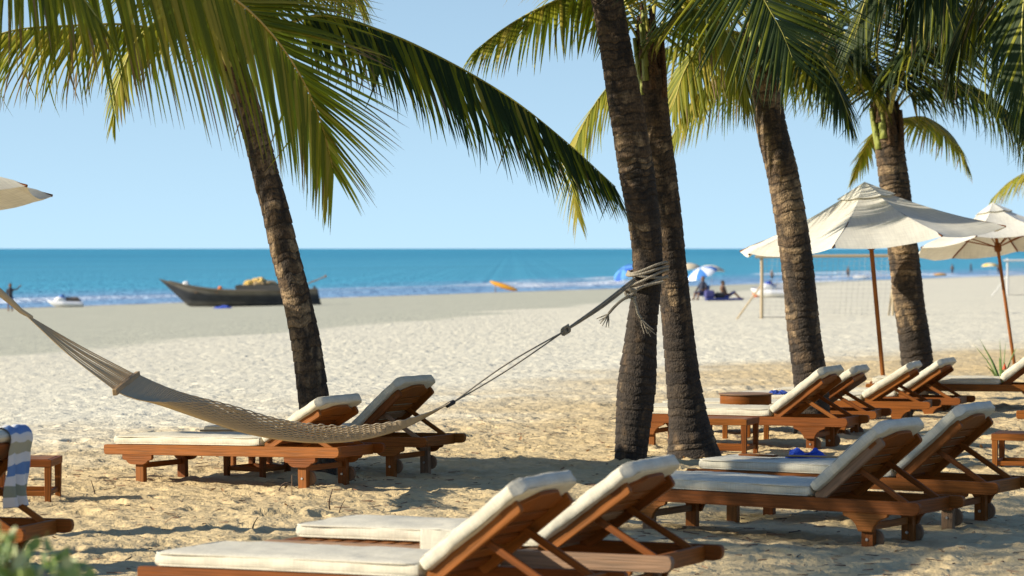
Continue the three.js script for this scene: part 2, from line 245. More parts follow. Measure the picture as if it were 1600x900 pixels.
function trunkGeo(pts, radius, seed, darkTo, paleness) {
  const c = new THREE.CatmullRomCurve3(pts, false, 'centripetal'), L = c.getLength(), R = rng(seed), rows = [];
  for (let s = 0; s < L;) { const h = 0.045 + 0.075 * R(), tone = R(), tone2 = R(), lip = 0.6 + 0.8 * R(), id = rows.length; for (const [f, e] of [[0, -0.042], [0.09, 0.034], [0.3, 0.028], [0.6, 0.016], [0.93, 0.0]]) rows.push([s + f * h, e * lip, tone, tone2, id, f]); s += h; }
  rows.push([L, 0, 0.5, 0.5, 0, 0.5]);
  const K = 56, P = [], U = [], C = [], I = []; let up = V(0, 0, 1);
  const dark = [0.040, 0.031, 0.024], brown = [0.145, 0.098, 0.058], tan = [0.38, 0.275, 0.165];
  rows.forEach(([s, e, tone, tone2, id, f]) => {
    const u = Math.min(1, s / L), p = c.getPointAt(u), T = c.getTangentAt(u), S = T.clone().cross(up).normalize(), N = S.clone().cross(T).normalize(), r0 = radius(s, u);
    for (let k = 0; k <= K; k++) {
      const a = (k % K) / K * Math.PI * 2, ca = Math.cos(a), sa = Math.sin(a), tilt = 0.022 * noise(ca * 1.3 + seed, sa * 1.3 + s * 3.5, seed) + 0.010 * noise(ca * 4 + seed, sa * 4 + s * 9, seed + 2);
      const r = r0 * (1 + e + 0.03 * fbm(ca * 1.4 + seed, s * 2.2 + sa * 1.4, 2, seed + 1) + 0.008 * noise(ca * 6 + s * 9, sa * 6 + s * 23, seed + 4)) + (s < 0.3 ? 0.02 * noise(ca * 3, sa * 3, seed) * (1 - s / 0.3) : 0);
      const q = p.clone().addScaledVector(S, ca * r).addScaledVector(N, sa * r).addScaledVector(T, tilt * Math.min(1, s * 4));
      P.push(q.x, q.y, q.z); U.push(k / K * 0.9, s);
      const n1 = fbm(ca * 1.7 + seed * 3, s * 3.1 + sa * 1.7, 4, seed + 7), n2 = noise(ca * 2.6 + id * 7.3, sa * 2.6 + id * 3.1, seed + 8), scar = f === 0 || f > 0.9 ? smooth(-0.5, 0.1, noise(ca * 5 + id, sa * 5, seed + 12)) : 0;
      const black = smooth(0.0, 0.28, n1 * 1.3 + Math.max(-0.16, Math.min(0.6, (darkTo - s) * 0.6)) + 0.35 * n2 + 0.25 * (tone2 - 0.5)), pale = smooth(0.05, 0.5, tone - 0.45 + paleness + 0.5 * n2 - 0.3 * n1);
      for (let i = 0; i < 3; i++) { let v = brown[i] + (tan[i] - brown[i]) * pale; v += (dark[i] - v) * Math.max(0.9 * black, 0.8 * scar); C.push(v); }
    }
  });
  for (let j = 0; j < rows.length - 1; j++) for (let k = 0; k < K; k++) { const a = j * (K + 1) + k, b = a + K + 1; I.push(a, b, a + 1, b, b + 1, a + 1); }
  const g = new THREE.BufferGeometry(); g.setAttribute('position', new THREE.Float32BufferAttribute(P, 3)); g.setAttribute('uv', new THREE.Float32BufferAttribute(U, 2)); g.setAttribute('color', new THREE.Float32BufferAttribute(C, 3)); g.setIndex(I); g.computeVertexNormals();
  const nm = g.attributes.normal; for (let j = 0; j < rows.length; j++) { const a = j * (K + 1), b = a + K; const m = V(nm.getX(a) + nm.getX(b), nm.getY(a) + nm.getY(b), nm.getZ(a) + nm.getZ(b)).normalize(); nm.setXYZ(a, m.x, m.y, m.z); nm.setXYZ(b, m.x, m.y, m.z); }
  return g;
}
// leaflets: unit length along +x, bending towards -y, folded along the midrib; a few bends x tones
const LEAF_TONES = [[0.175, 0.200, 0.010], [0.30, 0.30, 0.012], [0.080, 0.110, 0.009], [0.42, 0.35, 0.04], [0.034, 0.060, 0.011]];  // last tone: darkest green, shade on the dark fronds painted into leaf colour
const DRY_TIP = [0.27, 0.19, 0.09];
function leafletGeo(bend, tone, dry, kink) {
  const n = 7, P = [], C = [], I = []; let x = 0, y = 0;
  for (let i = 0; i <= n; i++) {
    const t = i / n, w = 0.5 * Math.min(1, (t + 0.06) * 7) * Math.pow(1 - t, 0.85) + 0.01, an = -bend * (t * t * 0.75 + t * 0.25) - (kink && t > 0.62 ? kink : 0);
    if (i) { x += Math.cos(an) / n; y += Math.sin(an) / n; }
    const c = t > 1 - dry ? DRY_TIP : tone;
    for (const s of [-1, 0, 1]) { P.push(x + (s ? 0.16 * w * Math.sin(an) * -0.02 : 0), y + (s ? -0.021 * Math.min(1, w * 2.2) : 0), s * w); C.push(...c); }
    if (i) for (const s of [0, 1]) { const a = (i - 1) * 3 + s, b = i * 3 + s; I.push(a, a + 1, b, b, a + 1, b + 1); }
  }
  const g = new THREE.BufferGeometry(); g.setAttribute('position', new THREE.Float32BufferAttribute(P, 3)); g.setAttribute('color', new THREE.Float32BufferAttribute(C, 3)); g.setIndex(I); g.computeVertexNormals(); return g;
}
const BENDS = [0.12, 0.35, 0.6, 0.9, 1.25, 1.6];
const leaflet = (b, t, d, k) => once(`leaf${b},${t},${d},${k}`, () => leafletGeo(BENDS[b], LEAF_TONES[t], [0, 0.1, 0.3][d], k ? 0.9 : 0));
/* one frond: rachis points (world), leaf = longest leaflet, normal = the way its upper face looks,
   droop = how limp the leaflets hang, tones = shares of the tones, deep = share of the shade-painted tone, apart = leaflets as single meshes */
function frond(tree, pts, o = {}) {
  const { leaf = 0.8, droop = 0.7, hang = [0.75, 0.75], spread = 1, deep = 0, count = 86, apart = false, seed = 1, yellow = 0.15, dry = 0.25, thick = 0.022, bare = 0.16, width = 0.044, ragged = 0.3 } = o, R = rng(seed * 7919 + 13), origin = tree.position;
  const N = 40, cp = curve(pts.map((p) => p.clone().sub(origin)), N), T = cp.map((p, i) => cp[Math.min(N, i + 1)].clone().sub(cp[Math.max(0, i - 1)]).normalize());
  const f = new THREE.Group(); f.name = 'frond'; tree.add(f);
  part('rachis', taperTube(cp, (t) => thick * (1 - 0.86 * Math.pow(t, 0.8)) + (t < 0.12 ? 0.02 * (1 - t / 0.12) : 0), 6, 0.7), o.gold ? stalkGold : dry > 0.8 ? stalkDry : stalkMat, f);
  const nUp = o.normal ? V(...o.normal).normalize() : V(0, 1, 0), merged = [];
  for (let i = 0; i < count; i++) for (const side of [-1, 1]) {
    const t = bare + (1 - bare) * (i + 0.5 + 0.5 * (R() - 0.5)) / count; if (R() < 0.025 * ragged * 3) continue;
    const a = t * N, k = Math.min(N - 1, Math.floor(a)), p = cp[k].clone().lerp(cp[k + 1], a - k), tg = T[k].clone().lerp(T[k + 1], a - k).normalize();
    let nn = nUp.clone().addScaledVector(tg, -nUp.dot(tg)); if (nn.length() < 0.05) nn = V(0, 0, 1).addScaledVector(tg, -tg.z); nn.normalize();
    const sd = tg.clone().cross(nn).multiplyScalar(side), u = (t - bare) / (1 - bare);
    const fwd = (1.25 - 0.95 * Math.pow(u, 1.2)) * spread + 0.09 * (R() - 0.5) + 0.05 * noise(i * 0.25, side * 9, seed);
    const dir = tg.clone().multiplyScalar(Math.cos(fwd)).addScaledVector(sd, Math.sin(fwd)).addScaledVector(nn, 0.14 - 0.1 * R()).normalize();
    const phi = Math.acos(Math.max(-1, Math.min(1, -dir.y)));                     // angle from hanging straight down
    let lim = droop * (0.8 + 0.45 * R()); const hg = hang[side > 0 ? 0 : 1]; dir.y -= hg * (0.8 + 0.4 * R()) * Math.sin(phi); dir.normalize(); const bend = Math.min(1.7, Math.acos(Math.max(-1, Math.min(1, -dir.y))) * lim * 0.62);
    let b = 0; BENDS.forEach((v, q) => { if (Math.abs(v - bend) < Math.abs(BENDS[b] - bend)) b = q; });
    const upv = V(0, 1, 0).lerp(nn, 0.35); let y = upv.addScaledVector(dir, -upv.dot(dir)); if (y.length() < 0.1) y = nn.clone().addScaledVector(dir, -nn.dot(dir)); y.normalize();
    const z = dir.clone().cross(y).normalize(), roll = 0.5 * (R() - 0.5); const y2 = y.clone().multiplyScalar(Math.cos(roll)).addScaledVector(z, Math.sin(roll)), z2 = dir.clone().cross(y2);
    const len = leaf * (0.2 + 0.8 * Math.pow(Math.sin(Math.PI * (0.16 + 0.80 * u)), 0.8)) * (0.9 + 0.2 * R()) * (R() < 0.05 * ragged ? 0.55 : 1), wd = width * (0.55 + 0.45 * Math.sin(Math.PI * (0.2 + 0.7 * u))) * (0.85 + 0.3 * R());
    const m = M4().makeBasis(dir.multiplyScalar(len), y2.multiplyScalar(len), z2.multiplyScalar(wd)).setPosition(p);
    const r = R(), tone = R() < deep ? 4 : r < yellow ? (R() < 0.5 ? 3 : 1) : r < yellow + 0.4 ? 0 : r < yellow + 0.65 ? 1 : 2;  // deep picks the tone with shade painted in
    const g = leaflet(b, tone, R() < dry ? (R() < 0.4 ? 2 : 1) : 0, R() < 0.06 * ragged * 2 ? 1 : 0);
    if (apart) { const me = part('leaflet', g, leafMat, f); me.matrixAutoUpdate = false; me.matrix.copy(m); m.decompose(me.position, me.quaternion, me.scale); me.matrixAutoUpdate = true; }
    else merged.push(moved(g, m));
  }
  if (merged.length) part('leaflets', mergeGeometries(merged), leafMat, f).userData.kind = 'stuff';
  return f;
}
// a frond by heading: turn (0 = right, 90 = towards the camera), rise at its base and how far it falls over
function arch(tree, from, turn, rise, len, fall, o = {}) {
  const a = turn * Math.PI / 180, pts = [from.clone()], p = from.clone(), n = 8;
  for (let i = 0; i < n; i++) { const e = (rise - fall * Math.pow((i + 0.5) / n, 1.15)) * Math.PI / 180; p.add(V(Math.cos(e) * Math.cos(a), Math.sin(e), Math.cos(e) * Math.sin(a)).multiplyScalar(len / n)); pts.push(p.clone()); }
  return frond(tree, pts, o);
}
function palm(label, pts, radius, seed, { darkTo = 0.8, paleness = 0, group } = {}) {
  const b = pts[0], tree = thing('palm_tree', label, 'palm tree', [b.x, b.y, b.z], 0, group), P = pts.map((p) => p.clone().sub(b));
  P.unshift(P[0].clone().add(V(0, -0.12, 0)));
  part('trunk', trunkGeo(P, radius, seed, darkTo, paleness), bark, tree);
  // the crown shaft: fibrous sheaths of old leaf bases
  const top = P[P.length - 1], dirn = top.clone().sub(P[P.length - 2]).normalize(), R = rng(seed + 5), r = radius(9, 1);
  for (let i = 0; i < 15; i++) {
    const a = i * 2.4 + R(), o = V(Math.cos(a), 0, Math.sin(a)), h = 0.022 * i;
    const s = [top.clone().addScaledVector(dirn, -0.22 + h).addScaledVector(o, r * 0.75), top.clone().addScaledVector(dirn, 0.02 + h).addScaledVector(o, r * (1.0 - i * 0.04)), top.clone().addScaledVector(dirn, 0.24 + h).addScaledVector(o, r * (1.15 - i * 0.06))];
    part('leaf_sheath', taperTube(curve(s, 6), (t) => r * (0.66 - 0.4 * t), 7, 0.5), i % 5 === 1 ? stalkGreen : fibre, tree);
  }
  return tree;
}
const along = (list, d) => list.map(([x, y, e = 0]) => at(x, y, d + e));
const flare = (r0, r1, foot, h) => (s, u) => r0 + (r1 - r0) * u + foot * Math.exp(-s / h);

// left palm, between the two loungers under the hammock
{
  const D = 21.75, t = palm('leaning palm with ringed trunk standing behind the hammock and the lounger pair', along([[505, 744], [497, 680], [487, 600], [475, 520], [457, 440], [445, 394], [431, 330], [416, 275], [402, 219], [385, 165], [372, 130]], D), flare(0.119, 0.094, 0.04, 0.2), 3, { darkTo: 0.8, paleness: 0.06 });
  const c = at(368, 118, D);
  frond(t, [c, at(420, 55, D), at(500, 24, D + 0.1), at(600, 50, D + 0.2), at(700, 96, D + 0.2), at(800, 155, D + 0.1), at(885, 222, D), at(962, 292, D - 0.1)], { leaf: 0.85, droop: 0.5, hang: [1.1, 1.1], deep: 0.55, seed: 5, apart: true, normal: [0.1, 1, 0.1], yellow: 0.08, dry: 0.15, bare: 0.2, count: 140, width: 0.05 });
  frond(t, [c, at(300, 66, D), at(210, 40, D - 0.2), at(110, 40, D - 0.4), at(10, 50, D - 0.6), at(-130, 110, D - 0.8)], { leaf: 0.8, droop: 1.15, seed: 8, yellow: 0.5, dry: 0.5, bare: 0.22, count: 74, ragged: 0.8 });
  frond(t, [c, at(330, 60, D - 0.4), at(280, 20, D - 0.9), at(215, 60, D - 1.3), at(180, 150, D - 1.5), at(176, 190, D - 1.5)], { leaf: 0.5, droop: 1.1, seed: 9, yellow: 0.4, dry: 0.7, count: 50 });
  for (const [tu, ri, l, fa, s] of [[100, 72, 3.3, 95, 21], [160, 66, 3.4, 90, 22], [220, 62, 3.3, 85, 23], [285, 58, 3.4, 90, 24], [330, 70, 3.4, 95, 25], [40, 78, 3.2, 80, 26], [190, 84, 3.0, 60, 27]]) arch(t, c, tu, ri, l, fa, { seed: s, droop: 0.8, leaf: 0.85, count: 70 });
}
// the palm that the hammock's other end is tied to: outside the frame to the left
const LP = V(-4.35, 0, -17.0);
{
  const base = V(LP.x, ground(LP.x, LP.z), LP.z), t = palm('tall palm holding the left end of the hammock, long fronds arching across the top left', [base, V(-4.33, 1.4, -17), V(-4.28, 2.6, -17.0), V(-4.22, 3.7, -17.05), V(-4.15, 4.2, -17.1)], flare(0.16, 0.12, 0.05, 0.25), 11);
  const c = V(-4.13, 4.3, -17.1);
  frond(t, [c, at(-130, -225, 16.8), at(50, -140, 16.75), at(180, -92, 16.8), at(288, -46, 16.9), at(372, 2, 17.0), at(432, 62, 17.1), at(480, 138, 17.2), at(506, 205, 17.3), at(520, 262, 17.35)], { leaf: 1.08, droop: 0.28, hang: [1.5, 0.0], seed: 31, apart: true, normal: [0.2, 0.35, 1.0], yellow: 0.5, dry: 0.5, count: 170, width: 0.044, bare: 0.1, thick: 0.034, gold: true });
  frond(t, [c, at(-250, -330, 16.7), at(-120, -250, 16.4), at(0, -140, 16.2), at(95, -50, 16.1), at(150, 25, 16.1)], { leaf: 0.8, droop: 0.9, seed: 32, normal: [0.3, 0.6, 0.8], yellow: 0.15, dry: 0.3, count: 90 });
  for (const [tu, ri, l, fa, s] of [[-40, 66, 3.6, 75, 42], [-70, 70, 3.4, 70, 43], [-110, 76, 3.0, 60, 44], [-150, 78, 3.0, 60, 45], [175, 70, 3.3, 75, 46], [140, 48, 3.6, 75, 47], [105, 50, 3.7, 80, 48], [70, 40, 3.4, 60, 49], [85, 75, 3.5, 75, 50], [-80, 82, 3.2, 60, 51], [125, 78, 3.3, 60, 52]]) arch(t, c, tu, ri, l, fa, { seed: s, leaf: 0.9, count: 72 });
}
// the two middle palms
const trunkA = along([[986, 725], [988, 680], [996, 590], [1003, 510], [1010, 450], [1011, 390], [1001, 310], [986, 215], [966, 100], [949, 0], [930, -110], [918, -190]], 22.7);
{
  const t = palm('dark palm with the hammock rope tied round its trunk', trunkA, (s, u) => 0.118 + 0.010 * Math.sin(s * 3) + 0.02 * u + 0.02 * Math.exp(-Math.pow((s - 0.75) / 0.3, 2)), 17, { darkTo: 2.3, paleness: -0.18 });
  const c = at(914, -215, 22.7);
  frond(t, [c, at(960, -330, 22.2), at(1050, -290, 21.5), at(1130, -150, 20.8), at(1190, -8, 20.3), at(1222, 50, 20.1), at(1238, 90, 20.0)], { leaf: 1.2, droop: 0.22, hang: [0.35, 0.0], spread: 1.45, deep: 0.75, seed: 61, apart: true, normal: [0.1, 0.35, 0.95], yellow: 0.05, dry: 0.15, count: 110, width: 0.05, bare: 0.25 });
  frond(t, [c, at(850, -300, 22.5), at(760, -270, 22.3), at(670, -180, 22.2), at(600, -105, 22.1), at(540, -60, 22.1)], { leaf: 0.85, droop: 1.2, seed: 62, dry: 0.5, count: 70 });
  for (const [tu, ri, l, fa, s] of [[120, 70, 3.4, 90, 71], [200, 66, 3.5, 80, 72], [255, 60, 3.6, 85, 73], [300, 55, 3.5, 85, 74], [340, 65, 3.4, 80, 75], [75, 80, 3.3, 85, 76]]) arch(t, c, tu, ri, l, fa, { seed: s, count: 66 });
}
{
  const D = 23.2, t = palm('palm with a wide flared dark base beside the rope-tied palm', along([[1084, 718], [1076, 660], [1066, 580], [1058, 500], [1049, 410], [1041, 320], [1029, 220], [1018, 110]], D), (s, u) => 0.132 - 0.026 * u + 0.145 * Math.exp(-s / 0.3), 23, { darkTo: 2.0, paleness: -0.05 });
  const c = at(1016, 96, D);
  frond(t, [c, at(965, 15, D), at(905, -8, D - 0.1), at(840, 14, D - 0.3), at(785, 46, D - 0.4), at(741, 80, D - 0.5)], { leaf: 0.62, droop: 0.8, seed: 81, apart: true, yellow: 0.4, dry: 0.2, count: 60, normal: [0, 0.9, 0.5] });
  frond(t, [c, at(1060, 20, D - 0.3), at(1110, 20, D - 0.5), at(1150, 80, D - 0.6), at(1165, 150, D - 0.6)], { leaf: 0.75, droop: 0.9, seed: 83, yellow: 0.35, count: 60 });
  for (const [tu, ri, l, fa, s] of [[110, 76, 3.1, 70, 84], [240, 60, 3.2, 80, 85], [280, 66, 3.3, 85, 86], [325, 58, 3.3, 80, 87], [20, 74, 3.1, 75, 88]]) arch(t, c, tu, ri, l, fa, { seed: s, count: 64, yellow: 0.3 });
}
// right of them, behind the first row of loungers
{
  const D = 25.7, t = palm('ringed palm behind the second lounger pair, left of the white umbrella', along([[1270, 684], [1270, 640], [1267, 600], [1256, 517], [1243, 394], [1223, 272], [1208, 211], [1197, 150], [1191, 105]], D), flare(0.152, 0.132, 0.03, 0.2), 29, { darkTo: 1.5, paleness: 0.14 });
  const c = at(1189, 92, D);
  frond(t, [c, at(1150, 50, D), at(1105, 60, D - 0.2), at(1070, 110, D - 0.4), at(1052, 165, D - 0.5)], { leaf: 0.75, droop: 1.0, seed: 91, yellow: 0.6, dry: 0.3, count: 60, apart: true });
  frond(t, [c, at(1215, 60, D - 0.5), at(1262, 72, D - 0.9), at(1305, 130, D - 1.2), at(1330, 190, D - 1.3)], { leaf: 0.62, droop: 0.95, deep: 0.7, seed: 92, yellow: 0.06, dry: 0.1, count: 66, apart: true });
  frond(t, [c, at(1200, 40, D + 0.5), at(1255, 60, D + 0.9), at(1290, 120, D + 1.1)], { leaf: 0.6, droop: 0.9, seed: 93, yellow: 0.6, count: 50 });
  for (const [tu, ri, l, fa, s] of [[60, 72, 3.2, 80, 94], [150, 70, 3.3, 78, 95], [200, 62, 3.3, 80, 96], [260, 58, 3.4, 85, 97], [330, 55, 3.4, 80, 98], [20, 62, 3.3, 60, 99], [300, 78, 3.0, 60, 100]]) arch(t, c, tu, ri, l, fa, { seed: s, count: 66, yellow: 0.2 });
}
{
  const D = 32.6, t = palm('stout palm with green leaf stalks right behind the white umbrella', along([[1440, 624], [1436, 590], [1430, 540], [1422, 484], [1410, 380], [1398, 290], [1391, 240], [1387, 205]], D), flare(0.175, 0.165, 0.04, 0.25), 37, { darkTo: 1.4, paleness: 0.1 });
  const c = at(1386, 192, D);
  frond(t, [c, at(1345, 110, D - 0.3), at(1300, 60, D - 0.8), at(1255, 70, D - 1.3), at(1232, 110, D - 1.5)], { leaf: 0.8, droop: 0.9, deep: 0.7, seed: 101, yellow: 0.05, count: 60 });
  frond(t, [c, at(1345, 95, D - 0.3), at(1270, 62, D - 0.7), at(1180, 50, D - 1), at(1080, 62, D - 1.4), at(1000, 95, D - 1.7), at(950, 135, D - 1.9), at(908, 202, D - 2.1), at(893, 265, D - 2.2), at(902, 334, D - 2.2)], { leaf: 0.95, droop: 0.5, hang: [0.9, 0.35], seed: 108, yellow: 0.6, dry: 0.25, count: 110, bare: 0.14, apart: true, normal: [-0.5, 0.7, 0.5] });
  frond(t, [c, at(1350, 120, D - 0.6), at(1290, 68, D - 1.2), at(1210, 72, D - 1.8), at(1135, 108, D - 2.3), at(1078, 162, D - 2.6), at(1050, 215, D - 2.7)], { leaf: 1.0, droop: 0.5, hang: [1.1, 1.1], seed: 109, yellow: 0.5, dry: 0.25, count: 100, width: 0.05 });
  frond(t, [c, at(1400, 140, D - 0.5), at(1440, 60, D - 1.1), at(1500, 10, D - 1.8), at(1560, 20, D - 2.4), at(1604, 110, D - 2.8), at(1622, 220, D - 3)], { leaf: 1.3, droop: 1.0, deep: 0.7, seed: 102, yellow: 0.05, dry: 0.1, count: 84, apart: true, width: 0.055 });
  frond(t, [c, at(1420, 150, D), at(1470, 125, D), at(1530, 140, D - 0.2), at(1590, 190, D - 0.4), at(1640, 260, D - 0.5)], { leaf: 0.75, droop: 1.1, deep: 0.4, seed: 103, yellow: 0.35, dry: 0.4, count: 70, apart: true });
  frond(t, [c, at(1415, 185, D + 0.4), at(1450, 185, D + 0.8), at(1490, 215, D + 1), at(1515, 265, D + 1)], { leaf: 0.5, droop: 1.0, seed: 104, yellow: 0.6, dry: 0.6, count: 54 });
  frond(t, [c, at(1370, 205, D + 0.5), at(1348, 240, D + 0.8), at(1328, 285, D + 0.9)], { leaf: 0.35, droop: 0.6, seed: 105, yellow: 0.8, dry: 0.5, count: 34 });
  frond(t, [c, at(1370, 80, D - 0.6), at(1390, -20, D - 1.3), at(1430, -60, D - 2), at(1470, -20, D - 2.6), at(1490, 50, D - 2.9)], { leaf: 1.2, droop: 0.95, deep: 0.7, seed: 106, yellow: 0.04, count: 80, width: 0.055 });
  frond(t, [c, at(1340, 70, D + 0.3), at(1310, -20, D + 0.3), at(1290, -40, D), at(1255, 0, D - 0.3)], { leaf: 0.9, droop: 0.8, deep: 0.7, seed: 107, count: 60 });
  for (const [tu, ri, l, fa, s] of [[250, 60, 3.6, 80, 111], [300, 58, 3.6, 80, 112], [345, 66, 3.6, 85, 113], [70, 76, 3.5, 75, 114], [200, 70, 3.5, 80, 115], [20, 80, 3.6, 70, 116]]) arch(t, c, tu, ri, l, fa, { seed: s, count: 66, leaf: 0.95, deep: 0.5 });
}
{
  // farther right and mostly outside the frame; only a yellow frond tip shows over the second umbrella
  const D = 47, b = at(1700, 0, D), t = palm('far palm at the right edge showing a yellow frond over the second umbrella', [V(b.x, ground(b.x, -D), -D), V(b.x + 0.1, 1.2, -D), V(b.x - 0.05, 2.4, -D)], flare(0.17, 0.13, 0.05, 0.25), 43);
  const c = V(b.x - 0.05, 2.5, -D);
  frond(t, [c, at(1665, 270, D), at(1625, 262, D), at(1580, 282, D), at(1548, 312, D)], { leaf: 0.6, droop: 0.8, seed: 121, yellow: 0.9, dry: 0.3, count: 50 });
  for (const [tu, ri, l, fa, s] of [[20, 60, 2.6, 80, 122], [90, 70, 2.6, 70, 123], [270, 60, 2.6, 80, 124], [320, 55, 2.6, 80, 125], [150, 82, 2.4, 60, 126]]) arch(t, c, tu, ri, l, fa, { seed: s, count: 50, yellow: 0.4 });
}

{
  // close on the right, trunk outside the frame; its fronds fill the upper right corner
  const bx = 5.15, bz = -22.6, t = palm('palm right outside the frame whose dark fronds hang into the upper right corner', [V(bx, ground(bx, bz), bz), V(bx - 0.05, 1.5, bz), V(bx - 0.2, 3.0, bz), V(bx - 0.4, 4.3, bz)], flare(0.16, 0.125, 0.05, 0.25), 47);
  const c = V(bx - 0.43, 4.42, bz), D = 22.4;
  frond(t, [c, at(1690, -270, D), at(1600, -250, D - 0.3), at(1510, -150, D - 0.6), at(1450, -50, D - 0.8), at(1418, 30, D - 0.9)], { leaf: 1.05, droop: 0.5, hang: [1, 1], deep: 0.7, seed: 131, yellow: 0.04, dry: 0.12, count: 96, apart: true, width: 0.05 });
  frond(t, [c, at(1690, -210, D - 0.5), at(1645, -150, D - 1), at(1606, -40, D - 1.4), at(1596, 60, D - 1.6), at(1600, 150, D - 1.7)], { leaf: 0.85, droop: 0.5, hang: [0.9, 0.9], deep: 0.7, seed: 132, yellow: 0.06, dry: 0.15, count: 84, apart: true, width: 0.05, normal: [-0.4, 0.5, 0.8] });
  frond(t, [c, at(1650, -285, D), at(1540, -235, D - 0.3), at(1435, -130, D - 0.6), at(1362, -25, D - 0.8), at(1335, 60, D - 0.9)], { leaf: 1.05, droop: 0.45, hang: [1, 1], seed: 160, deep: 0.75, yellow: 0.04, dry: 0.12, count: 104, width: 0.048 });
  frond(t, [c, at(1700, -230, D + 0.4), at(1620, -160, D + 0.7), at(1545, -60, D + 0.9), at(1500, 40, D + 1), at(1485, 110, D + 1)], { leaf: 0.95, droop: 0.45, hang: [1, 1], seed: 161, deep: 0.7, yellow: 0.06, dry: 0.2, count: 96, width: 0.048 });
  for (const [tu, ri, l, fa, s] of [[200, 50, 3.3, 70, 133], [235, 58, 3.4, 80, 134], [280, 60, 3.4, 80, 135], [330, 55, 3.4, 80, 136], [20, 60, 3.4, 80, 137], [70, 55, 3.4, 80, 138], [170, 76, 3.2, 75, 139]]) arch(t, c, tu, ri, l, fa, { seed: s, count: 66, leaf: 0.95, yellow: 0.08, deep: 0.6 });
}
{
  // left outside the frame, nearer: its fronds dapple the shaded loungers at the lower right
  const bx = -7.6, bz = -15.3, t = palm('palm left outside the frame whose fronds dapple the lower right loungers', [V(bx, ground(bx, bz), bz), V(bx + 0.05, 1.2, bz), V(bx + 0.15, 2.4, bz), V(bx + 0.3, 3.35, bz)], flare(0.17, 0.12, 0.06, 0.3), 53);
  const c = V(bx + 0.32, 3.5, bz);
  for (const [tu, ri, l, fa, s] of [[0, 48, 3.6, 85, 141], [30, 60, 3.5, 80, 142], [-30, 56, 3.5, 80, 143], [60, 45, 3.6, 85, 144], [-65, 50, 3.6, 85, 145], [120, 55, 3.6, 85, 146], [-120, 50, 3.6, 85, 147], [180, 52, 3.6, 85, 148], [150, 75, 3.2, 60, 149], [-10, 76, 3.2, 60, 150], [-45, 70, 3.4, 70, 152], [45, 72, 3.4, 70, 153]]) arch(t, c, tu, ri, l, fa, { seed: s, count: 66, leaf: 0.9 });
}
// ------------------------------------------------------------------ loungers
const LD = { L: 2.11, x1: 0.31, x2: 1.77, hinge: 1.43, W: 0.60, h: 0.275, back: 0.54 };
const seatGeo = [1, 2, 3].map((s) => () => once('seat' + s, () => cushionGeo(1.34, 0.064, 0.56, 0.024, s)));
const backGeo = [1, 2, 3].map((s) => () => once('bk' + s, () => cushionGeo(0.60, 0.068, 0.56, 0.025, s + 10, 0.06)));
function bracketGeo() {                                        // scrolled piece between leg and rail
  const s = new THREE.Shape(); s.moveTo(-0.135, 0); s.lineTo(0.135, 0); s.lineTo(0.135, -0.018); s.quadraticCurveTo(0.132, -0.036, 0.10, -0.036); s.quadraticCurveTo(0.085, -0.062, 0.05, -0.066); s.lineTo(-0.05, -0.066); s.quadraticCurveTo(-0.085, -0.062, -0.10, -0.036); s.quadraticCurveTo(-0.132, -0.036, -0.135, -0.018); s.closePath();
  const g = new THREE.ExtrudeGeometry(s, { depth: 0.024, bevelEnabled: true, bevelThickness: 0.002, bevelSize: 0.002, bevelSegments: 1, curveSegments: 4 }); g.translate(0, 0, -0.012); return g;
}
function flareGeo() {                                          // plain curved flare, cut from one board with the leg
  const s = new THREE.Shape(); s.moveTo(-0.14, 0); s.lineTo(0.14, 0); s.quadraticCurveTo(0.14, -0.014, 0.125, -0.018); s.quadraticCurveTo(0.06, -0.035, 0.042, -0.10); s.lineTo(-0.042, -0.10); s.quadraticCurveTo(-0.06, -0.035, -0.125, -0.018); s.quadraticCurveTo(-0.14, -0.014, -0.14, 0);
  const g = new THREE.ExtrudeGeometry(s, { depth: 0.024, bevelEnabled: true, bevelThickness: 0.002, bevelSize: 0.002, bevelSegments: 1, curveSegments: 6 }); g.translate(0, 0, -0.012); return g;
}
function headboardGeo() {                                      // curved top board of the backrest
  const s = new THREE.Shape(), w = 0.25; s.moveTo(0, -w); s.lineTo(0, w); s.lineTo(0.05, w); s.quadraticCurveTo(0.08, w * 0.6, 0.12, w * 0.35); s.quadraticCurveTo(0.135, 0, 0.12, -w * 0.35); s.quadraticCurveTo(0.08, -w * 0.6, 0.05, -w); s.closePath();
  const g = new THREE.ExtrudeGeometry(s, { depth: 0.014, bevelEnabled: true, bevelThickness: 0.003, bevelSize: 0.003, bevelSegments: 1, curveSegments: 5 }); g.rotateX(Math.PI / 2); return g;
}
